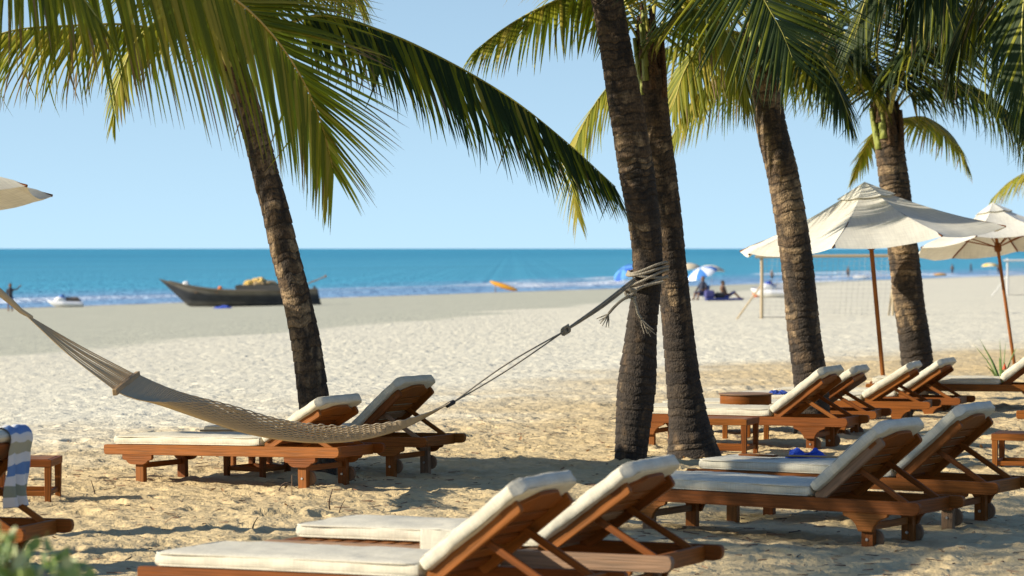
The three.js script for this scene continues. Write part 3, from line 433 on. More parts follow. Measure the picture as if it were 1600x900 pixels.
function lounger(label, x, z, turn, beta, seed, o = {}) {
  const { L, x1, x2, hinge, W, h, back } = LD, R = rng(seed * 131 + 7), wd = () => R() < 0.07 ? woodWorn : wood[Math.floor(R() * 3)];
  const ct = Math.cos(turn), st = Math.sin(turn), gy = (a) => profile(x + a * ct, z + a * st), y0 = gy(x1), slope = (gy(x2) - y0) / (x2 - x1) + (o.tilt || 0);
  const t = thing('sun_lounger', label, 'sun lounger', [x, y0 - slope * x1 + (o.lift || 0), z], -turn, o.group || 'wooden sun loungers on the sand'); t.rotation.order = 'YXZ'; t.rotation.z = Math.atan(slope);
  for (const s of [1, -1]) { const r = part('side_rail', boardAt(L, 0.074, 0.036, 0.04, 0.02), wd(), t); r.position.set(L / 2, h - 0.037, s * (W / 2 - 0.018)); }
  for (const [a, b] of [[0.05, 0.07], [L - 0.10, 0.075]]) { const r = part('end_rail', boardAt(W - 0.074, b, 0.03), wd(), t); r.rotation.y = Math.PI / 2; r.position.set(a, h - 0.042, 0); }
  for (let i = 0; i < 14; i++) { const s = part('seat_slat', boardAt(W - 0.074, 0.068, 0.016), wd(), t); s.rotation.set(-Math.PI / 2, 0, 0); s.rotation.order = 'YXZ'; s.rotation.set(-Math.PI / 2, Math.PI / 2, 0); s.position.set(0.11 + i * 0.096, h - 0.012, 0); }
  for (const lx of [x1, x2]) {
    for (const s of [1, -1]) {
      const lg = part('leg', boardAt(h - 0.076 + 0.07, 0.074, 0.044), wd(), t); lg.rotation.z = Math.PI / 2; lg.position.set(lx, (h - 0.076 - 0.07) / 2, s * (W / 2 - 0.05));
      const b = part('bracket', o.scroll ? once('bracket', bracketGeo) : once('flare', flareGeo), wd(), t); b.position.set(lx, h - 0.0765, s * (W / 2 - 0.013));
      if (lx === x2) {
        const w = part('wheel', once('wheel', () => { const g = new THREE.LatheGeometry([[0, -0.013], [0.05, -0.013], [0.056, -0.008], [0.056, 0.008], [0.05, 0.013], [0, 0.013]].map(([a, b2]) => new THREE.Vector2(a, b2)), 18); g.rotateX(Math.PI / 2); return g; }), woodWorn, t); w.position.set(lx + 0.022, 0.05, s * (W / 2 - 0.05) - 0.038);
        const hub = part('hub', once('hub', () => { const g = new THREE.CylinderGeometry(0.008, 0.010, 0.006, 12); g.rotateX(Math.PI / 2); return g; }), steel, w); hub.position.set(-0.022, 0, 0.063);
      }
    }
    const c = part('leg_stretcher', boardAt(W - 0.15, 0.04, 0.024), wd(), t); c.rotation.y = Math.PI / 2; c.position.set(lx, 0.12, 0);
  }
  // backrest
  const bk = new THREE.Group(); bk.name = 'backrest'; t.add(bk); bk.position.set(hinge, h - 0.004, 0); bk.rotation.z = beta;
  for (const s of [1, -1]) { const r = part('back_rail', boardAt(back, 0.062, 0.03, 0.02, 0.02), wd(), bk); r.position.set(back / 2, -0.01, s * (W / 2 - 0.065)); }
  for (let i = 0; i < 5; i++) { const s = part('back_slat', boardAt(W - 0.16, 0.064, 0.014), wd(), bk); s.rotation.order = 'YXZ'; s.rotation.set(-Math.PI / 2, Math.PI / 2, 0); s.position.set(0.05 + i * 0.088, 0.004, 0); }
  const hb = part('headboard', once('headboard', headboardGeo), wd(), bk); hb.position.set(back - 0.085, 0.012, 0);
  // props from the middle of the backrest down to the rails
  const mx = hinge + 0.30 * Math.cos(beta) + 0.02 * Math.sin(beta), my = h + 0.30 * Math.sin(beta) - 0.02, ex = hinge + 0.56, ey = h - 0.02, pl = Math.hypot(ex - mx, ey - my) + 0.04;
  for (const s of [1, -1]) { const p = part('prop', once('prop' + pl.toFixed(3), () => board(pl, 0.032, 0.02, 0.012, 0.012)), wd(), t); p.position.set((mx + ex) / 2, (my + ey) / 2, s * (W / 2 - 0.10)); p.rotation.z = Math.atan2(ey - my, ex - mx); }
  if (!o.bare) {
    const sh = o.shift || 0, sc = part('seat_cushion', seatGeo[seed % 3](), canvasMat, t); sc.position.set(0.07 + 0.67, h + 0.033, sh); part('piping', once('p1', () => pipingGeo(1.34, 0.064, 0.56, 0.024, 0)), canvasMat, sc);
    const bc = part('back_cushion', backGeo[seed % 3](), canvasMat, bk); bc.position.set(0.02 + 0.30, 0.05, 0);
  }
  t.updateMatrixWorld(true); return t;
}
const G = 'wooden sun loungers on the sand';
const L1 = lounger('lounger with a long bright orange rail, nearest under the hammock', -2.868, -21.6, 0.54, 0.50, 1, { tilt: 0.016, scroll: true });
lounger('lounger whose raised back shows right of the hammock, behind the leaning palm', -2.33, -22.75, 0.51, 0.70, 2, { tilt: 0.012, scroll: true });
lounger('nearest lounger at the bottom edge, pale flat cushion and raised back', -1.512, -12.95, 0.475, 0.655, 3, { lift: 0.03, tilt: 0.012 });
const L4 = lounger('second nearest lounger with bare slats showing beside its pale cushion', -1.035, -13.9, 0.475, 0.61, 4, { lift: 0.05, shift: -0.14, tilt: 0.01 });
lounger('shaded lounger with striped light on its long cushion, at the lower right', 0.704, -17.54, 0.60, 0.70, 5);
const L6 = lounger('shaded lounger with a blue cloth lying on its cushion', 1.262, -18.5, 0.56, 0.72, 6, { lift: 0.03 });
lounger('lounger in front of the ringed palm, beside the square side table', 1.03, -25.3, 0.44, 0.65, 7);
lounger('lounger with open slatted back just behind the ringed palm', 1.42, -27.0, 0.36, 0.60, 8, { lift: -0.045 });
lounger('lounger below the white umbrella pole, in front of the stout palm', 2.26, -29.6, 0.33, 0.57, 9, { lift: -0.1 });
lounger('lounger with raised back right of the white umbrella pole, hiding the stout palm base', 2.80, -30.7, 0.42, 0.59, 10, { lift: -0.11 });
lounger('farthest right lounger cut by the frame, next to the spiky plant', 3.80, -30.75, 0.20, 0.66, 11);
const L12 = lounger('dark lounger at the left edge with a striped towel over its back', -4.419, -15.54, 0.29, 0.78, 12);
lounger('lounger at the right edge of which only the foot end shows', 4.52, -25.6, 0.3, 0.7, 13);

// ------------------------------------------------------------------ tables
function table(label, x, z, turn, size, h, seed, bare) {
  const R = rng(seed * 77), wd = () => wood[Math.floor(R() * 3)], y = profile(x, z), t = thing('side_table', label, 'side table', [x, y, z], -turn, 'low wooden side tables'), q = size / 2;
  for (const s of [1, -1]) {
    const a = part('apron', boardAt(size, 0.05, 0.024, 0.004), wd(), t); a.position.set(0, h - 0.025, s * (q - 0.012));
    const b = part('apron', boardAt(size - 0.05, 0.05, 0.024, 0.004), wd(), t); b.rotation.y = Math.PI / 2; b.position.set(s * (q - 0.012), h - 0.025, 0);
    const c = part('stretcher', boardAt(size - 0.04, 0.034, 0.02), wd(), t); c.position.set(0, 0.055, s * (q - 0.03));
    const e = part('stretcher', boardAt(size - 0.04, 0.034, 0.02), wd(), t); e.rotation.y = Math.PI / 2; e.position.set(s * (q - 0.03), 0.055, 0);
    for (const s2 of [1, -1]) { const l = part('leg', once('tleg' + h, () => { const g = board(h + 0.05, 0.046, 0.046), p = g.attributes.position; for (let i = 0; i < p.count; i++) { const k = 1 - 0.3 * smooth(0.1, -0.3, p.getX(i)); p.setY(i, p.getY(i) * k); p.setZ(i, p.getZ(i) * k); } return g; }), wd(), t); l.rotation.z = Math.PI / 2; l.position.set(s * (q - 0.026), (h - 0.05) / 2 - 0.003, s2 * (q - 0.026)); }
  }
  const n = 5; for (let i = 0; i < n; i++) { const k = part('top_slat', boardAt(size - 0.052, (size - 0.06) / n - 0.008, 0.016), i % 2 ? woodWorn : wd(), t); k.rotation.x = -Math.PI / 2; k.position.set(0, h - 0.006, (i - (n - 1) / 2) * (size - 0.06) / n); }
  return t;
}
table('side table at the left edge behind the striped towel', -3.34, -19.75, 0.02, 0.44, 0.285, 1);
table('dark side table half hidden between the two loungers under the hammock', -1.93, -21.82, 0.52, 0.38, 0.26, 2);
table('square side table half hidden by the flared palm base', 1.78, -23.88, 0.32, 0.45, 0.30, 3);
table('square side table at the right edge beside the shaded lounger backs', 3.95, -22.2, 0.30, 0.45, 0.28, 4);
{
  const x = 2.09, z = -25.75, h = 0.41, t = thing('round_table', 'round wooden side table with worn top behind the first rear lounger', 'side table', [x, profile(x, z), z], 0.3);
  part('table_top', once('rt', () => new THREE.LatheGeometry([[0, h - 0.018], [0.225, h - 0.018], [0.24, h - 0.012], [0.245, h - 0.004], [0.24, h], [0, h]].map((p) => new THREE.Vector2(...p)), 40)), woodWorn, t);
  part('apron', new THREE.LatheGeometry([[0.205, h - 0.02], [0.205, h - 0.095], [0.23, h - 0.095], [0.23, h - 0.02]].map((p) => new THREE.Vector2(...p)), 40), wood[0], t);
  for (let i = 0; i < 4; i++) { const a = i * Math.PI / 2 + 0.5, l = part('leg', boardAt(h + 0.03, 0.045, 0.04), wood[i % 3], t); l.rotation.order = 'YXZ'; l.rotation.set(0, -a, Math.PI / 2); l.position.set(0.185 * Math.cos(a), (h - 0.06) / 2, 0.185 * Math.sin(a)); }
}
{
  const x = -0.235, z = -12.98, t = thing('cloth_covered_block', 'pale cloth covered block between the two nearest loungers', 'stool', [x, profile(x, z), z], -0.475);
  const g = cushionGeo(0.28, 0.46, 0.27, 0.018, 21); g.translate(0, 0.215, 0); part('cover', g, canvasMat, t);
}
// ------------------------------------------------------------------ umbrellas
const sailMat = phys([0.80, 0.77, 0.66], 0.95, { map: repeat(slubTex, 0.8, 0.8), bumpMap: repeat(weaveBump, 12, 12), bumpScale: 0.0008, transmission: 0.22, thickness: 0, side: THREE.DoubleSide });
function umbrella(label, base, hub, apex, R, tilt, turn, seed, mats = [sailMat], n = 8) {
  // base, hub = foot of the pole and where the ribs' plane is crossed; tilt = [about x, about z] of the canopy
  const t = thing('parasol', label, 'parasol', [base.x, base.y, base.z], 0, 'parasols over the loungers'), H = hub.clone().sub(base), foot = H.clone().multiplyScalar(-0.06);
  part('pole', taperTube([foot, H.clone().multiplyScalar(0.35), H.clone().multiplyScalar(0.7), H.clone().multiplyScalar(1 + apex / H.length() * 0.9)], 0.024, 12), wood[2], t);
  const can = new THREE.Group(); can.name = 'canopy'; can.position.copy(H); can.rotation.set(tilt[0], turn, tilt[1], 'ZXY'); t.add(can);
  const col = part('runner', new THREE.LatheGeometry([[0.026, -0.13], [0.05, -0.11], [0.055, -0.06], [0.04, -0.04], [0.04, 0], [0.026, 0.01]].map((p) => new THREE.Vector2(...p)), 14), wood[1], t); col.position.copy(H); col.quaternion.setFromUnitVectors(V(0, 1, 0), H.clone().normalize());
  const P = (u, v, k, lift = 0) => {                          // u: apex to hem, v: across one panel
    const a0 = (k + 0.5) / n * 2 * Math.PI, a1 = (k + 1.5) / n * 2 * Math.PI, x = Math.cos(a0) * (1 - v) + Math.cos(a1) * v, z = Math.sin(a0) * (1 - v) + Math.sin(a1) * v;
    const sag = 4 * v * (1 - v), y = apex * (1 - u) - 0.05 * sag * u - 0.05 * Math.sin(u * Math.PI) + 0.012 * fbm(u * 5 + k * 3, v * 4, 3, seed + k) * u;
    return V(x * R * u * (1 - 0.02 * sag * u), y + lift, z * R * u * (1 - 0.02 * sag * u));
  };
  for (let k = 0; k < n; k++) {
    const mk = (u0, u1, lift, hem) => {
      const g = new THREE.PlaneGeometry(1, 1, 10, 12), p = g.attributes.position, uv = g.attributes.uv;
      for (let i = 0; i < p.count; i++) { const v = p.getX(i) + 0.5; let u = u0 + (u1 - u0) * (0.5 - p.getY(i)), drop = 0; if (hem && 0.5 - p.getY(i) > 0.95) { u = u1; drop = 0.02; } const q = P(u, v, k, lift - drop); p.setXYZ(i, q.x, q.y, q.z); uv.setXY(i, (v - 0.5) * u * R, u * R); }
      g.computeVertexNormals(); return g;
    };
    part('canopy_panel', mk(0.05, 1, 0, true), mats[k % mats.length], can);
    part('vent_panel', mk(0.0, 0.22, 0.03, false), mats[k % mats.length], can);
    const a = (k + 0.5) / n * 2 * Math.PI, pts = [0.03, 0.35, 0.7, 1.0].map((u) => P(u, 0, k, -0.02)); void a;
    part('rib', taperTube(pts, 0.011, 5), wood[1], can);
    const tip = P(0.55, 0, k, -0.03), st = part('strut', taperTube([V(0, -0.06, 0), tip], 0.009, 5), wood[0], can); void st;
  }
  
  return t;
}
{
  const b1 = at(1384, 0, 31), b2 = at(1586, 0, 41), b3 = at(-200, 0, 21.3);
  umbrella('leaning white parasol with frond shadows between the ringed palm and the stout palm', V(b1.x, profile(b1.x, -31), -31), at(1360, 372, 31), 0.58, 1.48, [0.02, 0.105], 0, 1);
  umbrella('cream parasol tipped away at the right edge with a tan underside', V(b2.x, profile(b2.x, -41), -41), at(1558, 380, 41), 0.56, 1.25, [-0.13, 0.09], 0, 2);
  umbrella('parasol of which only a pointed corner shows at the left edge', V(b3.x, profile(b3.x, -21.3), -21.3), at(-226, 309, 21.3), 0.56, 1.48, [-0.05, 0.05], 0, 3);
}
// ------------------------------------------------------------------ hammock
const ropeTex = texture(128, 64, (u, v) => { const k = 0.72 + 0.28 * Math.sin((u * 16 + v * 2) * Math.PI * 2) * 0.6 + 0.1 * tnoise(u, v, 40, 8, 2); return [k, k * 0.97, k * 0.92]; });
const ropeMat = std([0.52, 0.49, 0.42], 0.9, { map: repeat(ropeTex, 5, 1) }), cordMat = std([0.52, 0.42, 0.28], 0.95), paleWood = phys([0.50, 0.34, 0.17], 0.6, { map: repeat(grainTex, 2, 6) });
{
  const lineD = (px) => { const X = (D) => (px - 800) * D / FOCAL; let D = 20; for (let i = 0; i < 30; i++) D = 22.45 + (X(D) - 0.95) * (22.45 - 17.0) / 5.25; return D; };
  const on = (px, py, e = 0) => at(px, py, lineD(px) + e);
  const end = on(704, 631), apexL = on(38, 490), t = thing('hammock', 'woven rope hammock slung low across the middle, tied between two palms', 'hammock', [end.x, end.y, end.z]), o = end;
  const loc = (p) => p.clone().sub(o);
  const barN = at(181, 612, lineD(195) - 0.33), barF = at(214, 586, lineD(195) + 0.33);
  const bar = board(barN.distanceTo(barF) + 0.07, 0.042, 0.03, 0.006, 0.006), bm = part('spreader_bar', bar, paleWood, t);
  bm.position.copy(loc(barN.clone().lerp(barF, 0.5))); bm.quaternion.setFromUnitVectors(V(1, 0, 0), barF.clone().sub(barN).normalize());
  // the net: cords that touch their neighbours by turns
  const cords = 46, steps = 120, spine = [[195, 599], [262, 634], [334, 661], [400, 680], [480, 691], [560, 688], [630, 670], [675, 648], [704, 631]], cc = new THREE.CatmullRomCurve3(spine.map(([a, b]) => on(a, b)), false, 'centripetal');
  const barDir = barF.clone().sub(barN), mids = [];
  for (let j = 0; j <= steps; j++) {
    const u = j / steps, p = cc.getPointAt(u), open = Math.min(1, Math.pow(1 - u, 0.55) * 1.05), bag = smooth(0.0, 0.35, u) * (1 - Math.pow(u, 6));
    mids.push({ p, u, open, bag });
  }
  const acrossDir = barDir.clone().normalize(), net = [];
  for (let k = 0; k < cords; k++) {
    const w0 = (k / (cords - 1) - 0.5) * 2, pts = [];
    for (let j = 0; j <= steps; j++) {
      const { p, u, open, bag } = mids[j], wv = (k % 2 ? 1 : -1) * (j % 4 < 2 ? 1 : -1) * (0.25 + 0.75 * smooth(0.35, 0.6, u)) * 1.0 / cords, w = w0 + wv;
      const half = 0.5 * (barDir.length() * 1.0) * (open * (1 - 0.55 * bag) + 0.02), lift = 0.185 * bag * Math.pow(open, 0.8) * (w * w) * (w < 0 ? 1.1 : 0.85);
      const dir = acrossDir.clone().lerp(V(0.45, 0, -0.89), bag).normalize();
      pts.push(loc(p.clone().addScaledVector(dir, w * half).add(V(0, lift * 0.95 + 0.012 * (1 - bag), 0))));
    }
    net.push(taperTube(pts, 0.0048, 4, 1, false));
  }
  const nm = part('net', mergeGeometries(net), cordMat, t); nm.userData.kind = 'stuff';
  // fan of cords from the bar to the left gathering point, then the bound end up to the palm
  for (let i = 0; i < 18; i++) { const a = barN.clone().lerp(barF, 0.03 + 0.94 * i / 17), m = a.clone().lerp(apexL, 0.5).add(V(0, -0.02 - 0.01 * Math.sin(i), 0)); part('cord', taperTube(curve([loc(a), loc(m), loc(apexL)], 10), 0.0045, 4), cordMat, t); }
  const tieL = V(-4.24, 2.62, -16.9); part('bound_end', taperTube(curve([loc(on(50, 496)), loc(apexL), loc(on(12, 467)), loc(on(-30, 432)), loc(tieL)], 24), (u) => 0.012 + 0.022 * Math.sin(Math.PI * Math.min(1, u * 1.6)) , 8), cordMat, t);
  for (let q = 0; q < 3; q++) { const pts = []; for (let i = 0; i <= 24; i++) { const a = i / 24 * Math.PI * 2; pts.push(loc(V(-4.29 + 0.155 * Math.cos(a), 2.58 + q * 0.03, -17.0 + 0.155 * Math.sin(a)))); } part('rope_loop', taperTube(pts, 0.012, 6, 1, false), ropeMat, t); }
  // right end: ferrule, two cords to the knot, doubled rope to the trunk
  const knot = on(884, 516), tie = at(992, 438, 22.52);
  const fe = part('ferrule', taperTube([loc(on(698, 634)), loc(on(709, 628))], 0.018, 10), std([0.03, 0.028, 0.026], 0.6), t); void fe;
  for (const e of [-1, 1]) {
    part('cord', taperTube(curve([loc(on(706, 630)), loc(on(790, 575 + e * 5)), loc(knot)], 12), 0.006, 5), ropeMat, t);
    part('rope', taperTube(curve([loc(knot), loc(on(940, 478).add(V(0, e * 0.012, e * 0.012))), loc(tie.clone().add(V(0, e * 0.012 + 0.005, 0)))], 14), 0.0105, 7), ropeMat, t);
  }
  const kp = []; for (let i = 0; i <= 40; i++) { const a = i / 40 * Math.PI * 6; kp.push(loc(knot).add(V(Math.sin(a) * 0.018 + (i / 40 - 0.5) * 0.05, Math.cos(a) * 0.024 + (i / 40 - 0.5) * 0.03, Math.cos(a * 0.5) * 0.015))); } part('knot', taperTube(kp, 0.011, 6), ropeMat, t);
  // turns round the trunk
  const C0 = (y) => at(1011 - Math.max(0, 410 - y) * 0.1, y, 22.7);
  [[419, 14, 0.0], [424, 10, 0.5], [431, -8, 1.1], [434, 20, 0.2], [443, 16, 0.8]].forEach(([y, sl, ph], q) => {
    const c = C0(y), pts = []; for (let i = 0; i <= 40; i++) { const a = i / 40 * Math.PI * 2, r = 0.153 + 0.006 * Math.sin(a * 3 + ph) + (q % 2) * 0.008; pts.push(loc(V(c.x + r * Math.cos(a), c.y + (sl / 198) * Math.cos(a) * 0.6 + 0.01 * Math.sin(a * 2 + ph), c.z + r * Math.sin(a)))); }
    part('rope_loop', taperTube(pts, 0.012, 7, 1, false), ropeMat, t);
  });
  const kk = at(985, 459, 22.5), kq = []; for (let i = 0; i <= 46; i++) { const a = i / 46 * Math.PI * 7; kq.push(loc(kk).add(V(Math.sin(a) * 0.04, Math.cos(a * 0.7) * 0.035, Math.cos(a) * 0.03))); } part('knot', taperTube(kq, 0.012, 6), ropeMat, t);
  part('rope', taperTube(curve([loc(kk), loc(at(1005, 448, 22.5)), loc(at(1036, 440, 22.55))], 10), 0.012, 6), ropeMat, t);
  for (const [list, fr, R0] of [[[[983, 462], [968, 472], [956, 484], [951, 490]], [[-0.06, -0.07], [-0.02, -0.1], [-0.09, -0.04], [-0.045, -0.085], [0.0, -0.11], [-0.075, -0.055]], 3], [[[989, 464], [994, 478], [997, 490], [1002, 498]], [[0.02, -0.1], [0.07, -0.1], [0.1, -0.09], [0.045, -0.11], [0.085, -0.08], [0.06, -0.115], [0.095, -0.105]], 4]]) {
    const pts = list.map(([a, b]) => loc(at(a, b, 22.46))), tail = part('rope_tail', taperTube(curve(pts, 12), 0.0125, 6), ropeMat, t), e = pts[pts.length - 1], r = rng(R0);
    for (let i = 0; i < 14; i++) { const f = fr[i % fr.length], k = 0.7 + 0.5 * r(); part('frayed_strand', taperTube(curve([e, e.clone().add(V(f[0] * 0.45 + 0.015 * (r() - 0.5), f[1] * 0.5, 0.02 * (r() - 0.5))), e.clone().add(V(f[0] * k, f[1] * k, 0.05 * (r() - 0.5)))], 6), 0.0035, 4), ropeMat, tail); }
  }
}
// ------------------------------------------------------------------ things lying about near the loungers
{
  // striped towel over the back of the left lounger
  const c = document.createElement('canvas'); c.width = 256; c.height = 64; const x = c.getContext('2d'); x.fillStyle = '#e8ebee'; x.fillRect(0, 0, 256, 64); ['#6f95cc', '#b9b79f', '#6f95cc', '#98a08e', '#6f95cc', '#b9b79f', '#6f95cc', '#98a08e'].forEach((k, i) => { x.fillStyle = k; x.fillRect(i * 32, 0, 17, 64); });
  const tx = new THREE.CanvasTexture(c); tx.colorSpace = THREE.SRGBColorSpace; tx.wrapS = tx.wrapT = THREE.RepeatWrapping;
  const b = 0.78, pth = [[0.20, 0.092], [0.42, 0.098], [0.565, 0.098], [0.622, 0.085], [0.636, 0.045], [0.62, 0.0], [0.55, -0.045]].map(([l, n]) => V(LD.hinge + l * Math.cos(b) - n * Math.sin(b), LD.h + l * Math.sin(b) + n * Math.cos(b), 0));
  const lastp = pth[pth.length - 1]; for (const q of [0.1, 0.2, 0.28]) pth.push(lastp.clone().add(V(-0.02 * q, -q, 0)));
  const cp = curve(pth, 40), P = [], U = [], I = [], nz = 14;
  for (const off of [0, 0.008]) cp.forEach((p, i) => { for (let k = 0; k <= nz; k++) { const w = k / nz, fall = Math.max(0, i - 24) / 16; P.push(p.x + off + 0.03 * Math.sin(w * 13 + i * 0.1) * fall, p.y + off * 0.5 + 0.012 * noise(w * 5, i * 0.2, 3), -0.285 + 0.24 * w + 0.02 * Math.sin(i * 0.4) * fall); U.push(i / 40 * 1.0, w); } });
  const row = nz + 1, n1 = 41 * row; for (const o of [0, n1]) for (let i = 0; i < 40; i++) for (let k = 0; k < nz; k++) { const a = o + i * row + k; I.push(a, a + row, a + 1, a + 1, a + row, a + row + 1); }
  for (let i = 0; i < 40; i++) for (const k of [0, nz]) { const a = i * row + k; I.push(a, a + n1, a + row, a + row, a + n1, a + n1 + row); }
  for (const i of [0, 40]) for (let k = 0; k < nz; k++) { const a = i * row + k; I.push(a, a + n1, a + 1, a + 1, a + n1, a + n1 + 1); }
  const g = new THREE.BufferGeometry(); g.setAttribute('position', new THREE.Float32BufferAttribute(P, 3)); g.setAttribute('uv', new THREE.Float32BufferAttribute(U, 2)); g.setIndex(I); g.computeVertexNormals(); g.applyMatrix4(L12.matrixWorld);
  single('beach_towel', g, phys([0.85, 0.85, 0.85], 0.95, { map: tx, side: THREE.DoubleSide, bumpMap: repeat(weaveBump, 10, 10), bumpScale: 0.003, sheen: 0.3 }), 'blue and white striped towel hanging over the left lounger back', 'towel');
}
function crumple(label, p, sx, sy, sz, color, seed, group) {
  const g = new THREE.IcosahedronGeometry(1, 12), q = g.attributes.position;
  for (let i = 0; i < q.count; i++) { const v = V(q.getX(i), q.getY(i), q.getZ(i)), a = Math.atan2(v.z, v.x), r = 1 + 0.22 * noise(a * 2 + seed, v.y * 3, seed) + 0.12 * noise(a * 6, v.y * 8, seed + 1); let y = v.y > 0 ? Math.pow(v.y, 0.75) * (0.75 + 0.5 * noise(v.x * 2 + 3, v.z * 2, seed)) : -0.02; q.setXYZ(i, v.x * r * sx, Math.max(0, y) * sy * (1 - 0.5 * Math.abs(noise(a * 3, v.y * 4, seed + 3))), v.z * r * sz); }
  g.computeVertexNormals(); g.translate(p.x, p.y, p.z); return single('crumpled_cloth', g, std(color, 0.85), label, 'cloth', group);
}
{
  const p = V(0.66, LD.h + 0.066, -0.08).applyMatrix4(L6.matrixWorld); crumple('bright blue cloth crumpled on the shaded lounger cushion', p, 0.12, 0.075, 0.12, [0.02, 0.07, 0.42], 3);
  const q = at(1224, 640, 26.4); crumple('small blue cloth behind the rear lounger back near the round table', V(q.x, 0.33, q.z - 0.6), 0.10, 0.05, 0.08, [0.02, 0.06, 0.30], 5);
  const stick = (label, o, a, b, r) => { const A = V(...a).applyMatrix4(o.matrixWorld), B = V(...b).applyMatrix4(o.matrixWorld); single('bamboo_stick', taperTube(curve([A, A.clone().lerp(B, 0.5).add(V(0, 0.004, 0)), B], 8), r, 7), paleWood, label, 'stick'); };
  stick('pale bamboo stick lying on the cushion under the hammock', L1, [0.55, LD.h + 0.082, -0.16], [1.36, LD.h + 0.082, -0.2], 0.008);
  stick('thin pale stick lying along the cushion with the blue cloth', L6, [0.5, LD.h + 0.088, 0.06], [1.25, LD.h + 0.088, 0.0], 0.007);
  const bd = board(0.26, 0.06, 0.012, 0.01, 0.01); bd.rotateX(-Math.PI / 2); bd.translate(0.42, LD.h + 0.09, 0.12); bd.applyMatrix4(L6.matrixWorld); single('wooden_paddle', bd, wood[0], 'small flat wooden piece on the cushion left of the blue cloth', 'board');
}
// spiky plant by the far right lounger
{
  const b = at(1566, 0, 34.5), t = thing('agave_plant', 'small spiky green plant at the foot of the cream parasol', 'plant', [b.x, profile(b.x, -34.5), -34.5]), m = std([0.10, 0.17, 0.035], 0.6, { side: THREE.DoubleSide }), R = rng(4);
  for (let i = 0; i < 11; i++) { const a = i * 2.4, e = 0.35 + 0.9 * R(), l = 0.35 + 0.3 * R(), c = curve([V(0, 0, 0), V(Math.cos(a) * l * 0.45 * Math.cos(e), l * 0.5 * Math.sin(e) + 0.1, Math.sin(a) * l * 0.45 * Math.cos(e)), V(Math.cos(a) * l * Math.cos(e), l * Math.sin(e) + 0.12, Math.sin(a) * l * Math.cos(e))], 8); part('leaf', taperTube(c, (u) => 0.032 * Math.pow(1 - u, 0.7) + 0.002, 6, 0.3), m, t); }
  part('flower', new THREE.ConeGeometry(0.03, 0.09, 8), std([0.6, 0.10, 0.03], 0.7), t).position.set(0.02, 0.30, 0.05);
}
// leafy shrub close to the camera, lower left
{
  const t = thing('leafy_shrub', 'blurred green leafy shrub close by in the bottom left corner', 'shrub', [-1.18, 0, -6.6]), R = rng(88), g = new THREE.CircleGeometry(0.011, 8); g.scale(1, 1.45, 1); { const p = g.attributes.position; for (let i = 0; i < p.count; i++) p.setZ(i, -14 * p.getX(i) * p.getX(i) - 3 * p.getY(i) * p.getY(i)); g.computeVertexNormals(); }
  const mat = phys([1, 1, 1], 0.5, { transmission: 0.3, thickness: 0, side: THREE.DoubleSide }), n = 2600, im = new THREE.InstancedMesh(g, mat, n), d = new THREE.Object3D();
  for (let i = 0; i < n; i++) {
    const a = R() * 6.283, u = Math.sqrt(R()), x = Math.cos(a) * u * 0.34, z = Math.sin(a) * u * 0.34, top = 1.0 * (1 - 0.2 * u * u) + 0.07 * noise(x * 6, z * 6, 4); d.position.set(x, top * (0.55 + 0.45 * Math.sqrt(R())), z); d.rotation.set(R() * 2 - 1.6, R() * 6.3, R() * 1.2 - 0.6); d.scale.setScalar(0.6 + 0.9 * R()); d.updateMatrix(); im.setMatrixAt(i, d.matrix);
    const k = R(); im.setColorAt(i, new THREE.Color().setRGB(...(k < 0.2 ? [0.62, 0.66, 0.34] : k < 0.65 ? [0.33, 0.42, 0.10] : [0.16, 0.25, 0.045])));
  }
  im.name = 'leaves'; im.userData.kind = 'stuff'; shadows(im); t.add(im);
  for (let i = 0; i < 16; i++) { const a = i * 2.4, u = 0.15 + 0.4 * R(); part('stem', taperTube(curve([V(Math.cos(a) * 0.06, -0.05, Math.sin(a) * 0.06), V(Math.cos(a) * u * 0.4, 0.4, Math.sin(a) * u * 0.4), V(Math.cos(a) * u * 0.6, 0.86, Math.sin(a) * u * 0.6)], 6), 0.006, 5), std([0.12, 0.09, 0.05], 0.9), t); }
  part('grass_blade', taperTube(curve([V(0.12, 0.3, 0.15), V(0.155, 0.85, 0.12), V(0.13, 1.06, 0.1)], 10), (u) => 0.009 * (1 - u) + 0.002, 5, 0.3), std([0.20, 0.28, 0.06], 0.6), t);
}
